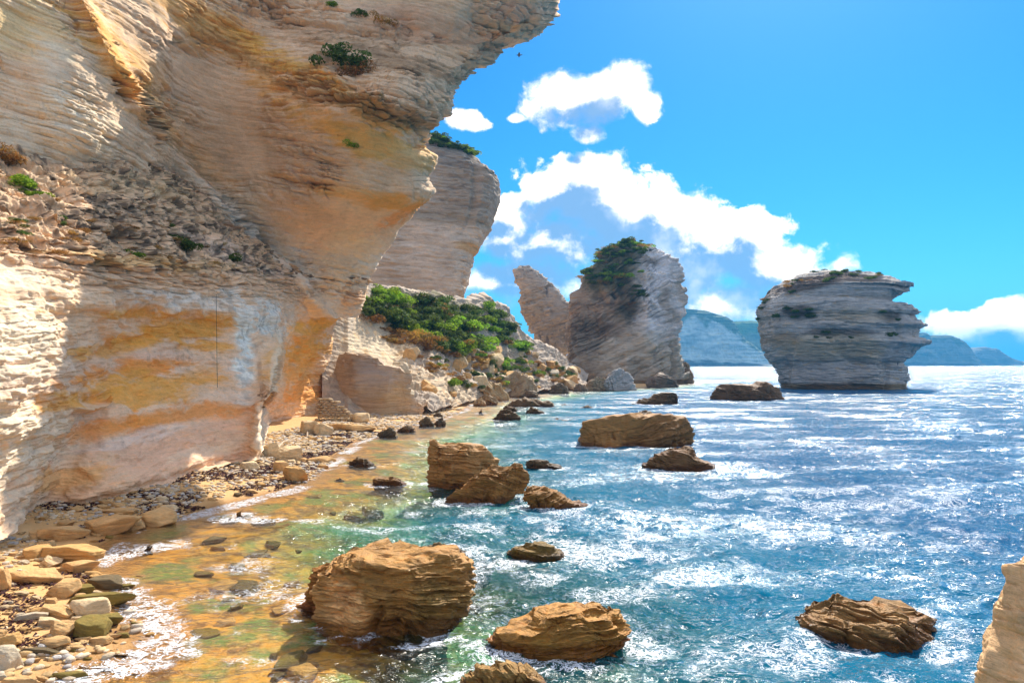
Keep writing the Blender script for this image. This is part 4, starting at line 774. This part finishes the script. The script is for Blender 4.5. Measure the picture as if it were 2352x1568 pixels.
B_green = [bush_mesh(i, 1500, .17, M_leaf) for i in range(4)]; B_dark = [bush_mesh(10+i, 1500, .17, M_leafd) for i in range(4)]; B_dry = [bush_mesh(20+i, 900, .20, M_dry, .55, True) for i in range(4)]
def surf_pt(G, PXs, PYs, px, py, front=None):
    d2 = (PXs-px)**2+(PYs-py)**2
    if front is not None: d2 = d2+np.where(front, 0, 1e9)
    return G.reshape(-1, 3)[np.argmin(d2.ravel())]
def _tp(G):
    s, c = math.sin(PITCH), math.cos(PITCH); Zr = G[..., 2]-H; f = G[..., 1]*c+Zr*s; u = -G[..., 1]*s+Zr*c
    return 1176+F*G[..., 0]/f, 784-F*u/f
def bush(p, size, kind, label, group=None, zs=1.0, cat='shrub'):
    me = random.choice({'g': B_green, 'd': B_dark, 'y': B_dry}[kind]); o = bpy.data.objects.new({'g': 'green_shrub', 'd': 'dark_shrub', 'y': 'dry_shrub'}[kind], me)
    o.location = (p[0], p[1], p[2]-size*.1); o.scale = (size, size, size*zs); o.rotation_euler = (0, 0, random.random()*6.28); link(o); return tag(o, label, cat, group)
HX, HY = true_px(GH2)
def hill_p(px, py):
    # nearest (front most) surface point seen there
    d2 = (HX-px)**2+(HY-py)**2; m = d2 < 60
    if not m.any(): return GH2.reshape(-1, 3)[np.argmin(d2.ravel())]
    dd = np.where(m, GH2[..., 1], 1e9); return GH2.reshape(-1, 3)[np.argmin(dd.ravel())]
for i in range(150):
    while True:
        px = random.uniform(850, 1205); yt_ = float(interp(px, HT)); lo = float(interp(px, [(850, 735), (900, 765), (960, 785), (1040, 800), (1120, 795), (1205, 800)]))
        py = random.uniform(yt_+4, lo)
        break
    gq = fbm(np.array([[px*.012, py*.03, 0]]), 1, 2, seed=6)[0]
    kd = ('g' if random.random() < .8 else 'd') if gq > .47 else ('d' if random.random() < .85 else 'y')
    if px > 1130 and py < 770: kd = 'd' if random.random() < .8 else 'g'
    if py > lo-18 and px < 1000: kd = 'y'
    lb = {'g': 'bright green low shrub within the thicket on the slope', 'd': 'dark olive shrub within the thicket on the slope', 'y': 'dry golden brown shrub on the lower rim of the thicket'}[kd]
    bush(hill_p(px, py), random.uniform(2.4, 4.6), kd, lb, {'g': 'bright green shrubs on the slope', 'd': 'dark shrubs on the slope', 'y': 'dry shrubs under the thicket'}[kd], random.uniform(.7, 1.0))
for i in range(200):
    px = random.uniform(880, 1320); yt_ = float(interp(px, [(880, 745), (960, 790), (1100, 800), (1200, 800), (1320, 850)])); yb_ = float(interp(px, HB))-22; py = random.uniform(yt_, max(yt_+5, yb_))
    if py > interp(px, [(880, 770), (960, 850), (1050, 900), (1320, 890)]): continue
    kd = random.choice('yyyydddg' if px > 1000 else 'yyyy')
    lb = {'g': 'small green shrub among the pale rocks lower on the slope', 'd': 'small dark shrub among the pale rocks lower on the slope', 'y': 'small rusty dry shrub among the pale rocks lower on the slope'}[kd]
    bush(hill_p(px, py), random.uniform(1.1, 2.6), kd, lb, {'g': 'small green shrubs among rocks', 'd': 'small dark shrubs among rocks', 'y': 'small dry shrubs among rocks'}[kd])
def cover(G, n, region, kinds, size, label, group, ymax=1e9, up=None):
    PXt, PYt = true_px(G); ymid = G[..., 1].mean(); ok = region(PXt, PYt) & (G[..., 1] < ymid+ymax)
    idx = np.where(ok.ravel())[0]; V = G.reshape(-1, 3)
    if len(idx) == 0: print('NO REGION', label); return
    for i in rng.choice(idx, n): kd = random.choice(kinds); bush(V[i], random.uniform(*size), kd, label[kd], group[kd], random.uniform(.6, 1.))
cover(CLF[1], 34, lambda x, y: (y < interp(x, [(900, 330), (985, 330), (1020, 338), (1085, 358), (1110, 375), (1160, 400)])) & (x > 960), 'dddg', (2, 3.5), {'g': 'green shrub on the brow of the far grey cliff', 'd': 'dark shrub on the brow of the far grey cliff'}, {'g': 'green shrubs on the far brow', 'd': 'dark shrubs on the far brow'}, 30)
cover(STK[1], 190, lambda x, y: (y < interp(x, [(1330, 640), (1380, 655), (1400, 650), (1440, 700), (1470, 700), (1482, 600), (1500, 560)])) & (x < 1484) & (x > 1335), 'dddygg', (2, 4.0), {'y': 'dry brown shrub on the shoulder of the tall rounded stack', 'g': 'green shrub on the shoulder of the tall rounded stack', 'd': 'dark shrub on the shoulder of the tall rounded stack'}, {'y': 'dry shrubs on the tall stack', 'g': 'green shrubs on the tall stack', 'd': 'dark shrubs on the tall stack'}, 15)
cover(GRN[1], 34, lambda x, y: (y < interp(x, [(1740, 740), (1780, 690), (1830, 668), (1900, 650), (1960, 640), (2030, 640)])) & (x < 2050), 'ddy', (1.2, 2.6), {'y': 'dry brown shrub on top of the mushroom shaped stack', 'd': 'dark shrub on top of the mushroom shaped stack'}, {'y': 'dry shrubs on the mushroom stack', 'd': 'dark shrubs on the mushroom stack'}, 6)
cover(GRN[1], 16, lambda x, y: (np.abs(y-768) < 8) & (x > 1860) & (x < 2060) | (np.abs(y-722) < 14) & (np.abs(x-1825) < 45) | (np.abs(y-728) < 14) & (np.abs(x-2048) < 24), 'd', (1.2, 2.2), {'d': 'dark shrub rooted in a ledge of the mushroom shaped stack'}, {'d': 'dark shrubs in the ledges of the mushroom stack'}, -2)
cover(GB2, 46, lambda x, y: (y < interp(x, [(-50, 560), (200, 590), (500, 625)])) & (y > interp(x, [(-50, 380), (200, 440), (350, 500), (500, 560)])) & (x > -20) & (x < 560), 'yyyd', (.35, .8), {'y': 'dry tuft growing in the rubble of the cliff ledge', 'd': 'dark tuft growing in the rubble of the cliff ledge'}, {'y': 'dry tufts on the cliff ledge', 'd': 'dark tufts on the cliff ledge'}, 60)
for (px, py, s, kd, lb) in [(20, 375, 1.6, 'y', 'dry brown shrub at the left edge of the ledge top'), (50, 430, 1.3, 'g', 'green trailing shrub on the left end of the ledge'), (90, 455, 1.0, 'g', 'small green shrub right of the trailing one'), (418, 570, 1.5, 'd', 'dark green shrub hanging over the middle of the ledge lip'), (524, 595, 1.4, 'd', 'dark round shrub at the dark notch of the ledge'), (330, 590, .9, 'g', 'yellow green cushion plant below the ledge rubble')]:
    bush(on_wall(px, py, .2), s, kd, lb)
GAf = (GA2, *true_px(GA2))
for (px, py, s, kd, lb) in [(800, 150, 2.6, 'd', 'dark shrub hanging in the diagonal gully of the upper cliff'), (815, 172, 2.4, 'y', 'dry shrub at the lower end of the diagonal gully'), (770, 125, 2.2, 'd', 'dark shrub at the upper end of the diagonal gully'), (880, 50, 1.8, 'y', 'dry shrub on the small shelf below the cliff brow'), (835, 36, 1.2, 'd', 'small dark tuft left of the cliff brow shelf'), (757, 12, 1.0, 'g', 'small green tuft at the top of the cliff face'), (812, 333, 1.0, 'g', 'small green tuft alone in the crack of the cliff face')]:
    bush(surf_pt(*GAf, px, py), s, kd, lb)

# ------------------------------------------------------------------ birds
def bird(label, p, s, flying=True):
    e = bpy.data.objects.new('bird', None); e.location = tuple(p); link(e); tag(e, label, 'bird')
    V = I2*np.array([.42, .10, .10]); V[:, 2] += .0; hd = I2*.085+[.42, 0, .04]; bk = I1*np.array([.08, .02, .02])+[.53, 0, .03]
    if not flying: V = I2*np.array([.11, .12, .30])+[0, 0, .3]; hd = I2*.075+[.05, 0, .68]; bk = I1*np.array([.09, .02, .02])+[.15, 0, .7]
    V = np.vstack([V, hd]); mk('body', V*s, np.vstack([F2, F2+len(I2)]), M_bird, parent=e); mk('beak', bk*s, F1, M_rope, parent=e)
    for sgn in (-1, 1):
        if flying: W = np.array([[.15, 0, .03], [.2, .45*sgn, .12], [.0, 1.0*sgn, .03], [-.12, .45*sgn, .10], [-.15, 0, .02]]); W = np.vstack([W, W-[0, 0, .02]])
        else: W = np.array([[.05, .11*sgn, .5], [.08, .13*sgn, .35], [-.02, .09*sgn, .02], [-.08, .12*sgn, .3], [-.03, .11*sgn, .5]]); W = np.vstack([W, W+[0, .02*sgn, 0]])
        tr = [(0, 1, 4), (1, 3, 4), (1, 2, 3), (5, 9, 6), (6, 9, 8), (6, 8, 7)]; mk('wing', W*s, tr, M_bird, parent=e, smooth=False)
b1 = at(1192, 127, 60); bird('dark seabird gliding in the blue beside the cliff brow', b1, .55)
bird('upright dark seabird perched on the right ledge of the mushroom shaped stack', at(2062, 838, ground_d(900)+4), 1.6, False)

# ------------------------------------------------------------------ water
th = np.r_[np.linspace(-math.pi, -.80, 24)[:-1], np.linspace(-.80, .72, 680), np.linspace(.72, math.pi, 26)[1:]]
rs = np.r_[np.linspace(.5, 15, 10)[:-1], np.geomspace(15, 420, 560), np.geomspace(430, 26000, 60)]
X, Y = polar(rs, th); sd = shore_dist(X, Y); gzv = ground_z(X, Y, sd); R = np.hypot(X, Y)
P = np.stack([X, Y, X*0], -1)
ang = R_(25); Pw = np.stack([X*math.cos(ang)+Y*math.sin(ang)*1.0, (-X*math.sin(ang)+Y*math.cos(ang))*1.7, X*0], -1)
wv = (ridg(Pw, .16, 3, 301)-.6)*.55+(ridg(Pw, .55, 3, 305)-.6)*.22+(fbm(P, 1.6, 2, seed=309)-.5)*.12
calm = .35+1.05*sst(sd, 2, 22); fade = 1-sst(R, 250, 900); Z = wv*calm*fade*sst(sd, -1, 3)+.02
foam = np.zeros_like(X)
for (cx, cy, rx, ry) in ROCKS:
    q = np.sqrt(((X-cx)/(rx+.5))**2+((Y-cy)/(ry+.5))**2); dist = (q-1)*min(rx, 3+rx*.3); foam = np.maximum(foam, np.exp(-np.clip(dist, 0, None)/(.25+.16*rx))*.7)
foam = np.maximum(foam, np.exp(-np.abs(sd-.6)/1.3)*.9); foam = np.maximum(foam, .42*np.exp(-((sd-5)/4.5)**2)*sst(R, 60, 40))
foam = np.maximum(foam, (.34+.14*sst(R, 110, 50))*sst(fbm(P, .06, 3, seed=320, scale=(.6, 1.4, 1)), .50, .66))
open_ = np.exp(-(((X-4)/13)**2+((Y-38)/17)**2)); foam = np.maximum(foam, .62*open_)
foam = foam*(.45+1.1*sst(fbm(P, .5, 4, seed=330), .35, .65)); depth = np.clip(-gzv, 0, 12)
mw = bpy.data.materials.new('sea_water'); mw.use_nodes = True; g = NG(mw.node_tree); g.n.clear()
wp = g.node('ShaderNodeNewGeometry').outputs['Position']
dep = g.node('ShaderNodeAttribute', attribute_name='depth').outputs['Fac']; fo = g.node('ShaderNodeAttribute', attribute_name='foam').outputs['Fac']
cd = g.vm('LENGTH', g.vm('SUBTRACT', wp, (0, 0, H)))
wq = g.mapping(wp, (1, 1.8, 1), (0, 0, -.35))
w1 = g.noise(wq, .38, 5, .50, .8); w2 = g.noise(g.mapping(wp, (1, 1.6, 1), (0, 0, .5)), 2.6, 3, .45, .6); w3 = g.noise(wp, .07, 3, .6)
hh = g.m('ADD', g.m('MULTIPLY', w1, 1.0), g.m('MULTIPLY', w2, .34))
gust = g.sstep(g.noise(g.mapping(wp, (1, 2.4, 1), (0, 0, .15)), .055, 4, .6), .36, .62, .30, 1.25)
bst = g.m('MULTIPLY', g.sstep(dep, .2, 2.0, .35, .85), gust)
bmp = g.node('ShaderNodeBump', {'Strength': bst, 'Distance': 1.9, 'Height': hh})
trn = g.ramp(g.m('MULTIPLY', dep, 1/6.), [(0, (.97, .93, .86)), (.10, (.80, .86, .70)), (.28, (.35, .68, .55)), (.6, (.04, .36, .40)), (1, (.0, .16, .26))])
body = g.ramp(g.m('MULTIPLY', dep, 1/9.), [(0, (.16, .22, .12)), (.15, (.015, .20, .21)), (.4, (.0, .115, .20)), (1, (.0, .065, .18))])
bfac = g.sstep(dep, .7, 4.4)
inner = g.node('ShaderNodeMixShader', {0: bfac, 1: g.node('ShaderNodeBsdfTransparent', {'Color': trn}).outputs[0], 2: g.node('ShaderNodeBsdfDiffuse', {'Color': body}).outputs[0]}).outputs[0]
inc = g.node('ShaderNodeNewGeometry').outputs['Incoming']
cs_ = g.m('ABSOLUTE', g.vm('DOT_PRODUCT', inc, bmp.outputs[0])); fr = g.m('MULTIPLY_ADD', g.m('POWER', g.m('SUBTRACT', 1.0, cs_, clamp=True), 5.0), .98, .02, clamp=True)
gl = g.node('ShaderNodeBsdfGlossy', {'Color': (.74, .88, .92, 1), 'Roughness': .20, 'Normal': bmp.outputs[0]}).outputs[0]
sda = g.node('ShaderNodeAttribute', attribute_name='shore').outputs['Fac']
cells = None
for scl, lo, hi in ((5.0, None, None), (2.2, 14, 34), (.7, 50, 110)):
    vc = g.node('ShaderNodeTexVoronoi', {'Vector': g.mapping(wp, (1, 1.0, 1), (0, 0, .3)), 'Scale': scl}).outputs['Color']
    cells = vc if cells is None else g.mix(g.sstep(sda, lo, hi), cells, vc)
fn_ = g.vm('NORMALIZE', g.vm('ADD', bmp.outputs[0], g.vm('MULTIPLY', g.vm('SUBTRACT', cells, (.5, .5, .5)), g.vm('SCALE', (.62, .62, 0), scale=g.m('MULTIPLY', g.sstep(dep, .1, 1.2, .35, 1.0), g.sstep(sda, 30, 150, 1.0, 1.6))))))
gl2 = g.node('ShaderNodeBsdfGlossy', {'Color': (1, .98, .94, 1), 'Roughness': .20, 'Normal': fn_}).outputs[0]
gl = g.node('ShaderNodeMixShader', {0: .6, 1: gl, 2: gl2}).outputs[0]
wat = g.node('ShaderNodeMixShader', {0: fr, 1: inner, 2: gl}).outputs[0]
fv = g.vm('ADD', wp, g.vm('SCALE', g.noise(wp, .9, 4, .6, col=True), scale=1.6))
fn = g.noise(g.mapping(fv, (1, 1.9, 1), (0, 0, .25)), 1.1, 7, .60, 1.6); vor = g.node('ShaderNodeTexVoronoi', {'Vector': fv, 'Scale': 1.6}, feature='DISTANCE_TO_EDGE').outputs['Distance']
rid = g.m('SUBTRACT', 1.0, g.m('ABSOLUTE', g.m('MULTIPLY_ADD', fn, 13.0, -6.5)), clamp=True)
lace = g.m('MAXIMUM', rid, g.m('MULTIPLY', g.sstep(vor, .05, .0), .9))
fm = g.m('MULTIPLY', g.sstep(fo, .12, .95), 1.0)
fac = g.sstep(g.m('ADD', g.m('MULTIPLY', lace, .75), g.m('MULTIPLY', g.noise(wp, 2.5, 5, .6), .35)), g.m('MULTIPLY_ADD', fm, -.66, 1.14), g.m('MULTIPLY_ADD', fm, -.50, 1.24))
foamsh = g.node('ShaderNodeBsdfDiffuse', {'Color': (.82, .84, .86, 1)}).outputs[0]
out = g.node('ShaderNodeMixShader', {0: g.m('MULTIPLY', fac, .9), 1: wat, 2: foamsh}).outputs[0]
g.l.new(out, g.node('ShaderNodeOutputMaterial').inputs[0])
tag(mk('water', np.stack([X, Y, Z], -1).reshape(-1, 3), gridf(*X.shape), mw, attrs={'depth': depth, 'foam': foam, 'shore': sd}), 'glittering blue sea turning clear and green near the beach', kind='structure')

# ------------------------------------------------------------------ air
HAZE = True
if HAZE:
    x0, x1, y0, y1, z0, z1 = -27000, 27000, -27000, 27000, -60, 520
    V = [(x, y, z) for z in (z0, z1) for y in (y0, y1) for x in (x0, x1)]
    hm = bpy.data.materials.new('haze_air'); hm.use_nodes = True; g = NG(hm.node_tree); g.n.clear()
    pv_ = g.node('ShaderNodeVolumePrincipled', {'Color': (.08, .50, 1.0, 1), 'Density': .00013, 'Anisotropy': .2})
    g.l.new(pv_.outputs[0], g.node('ShaderNodeOutputMaterial').inputs['Volume'])
    o = mk('haze', V, [(0, 2, 3, 1), (4, 5, 7, 6), (0, 1, 5, 4), (1, 3, 7, 5), (3, 2, 6, 7), (2, 0, 4, 6)], hm, smooth=False); tag(o, 'pale blue sea haze', kind='stuff')
print('TRIS', sum(len(o.data.polygons)*2 for o in S.objects if o.type == 'MESH'))
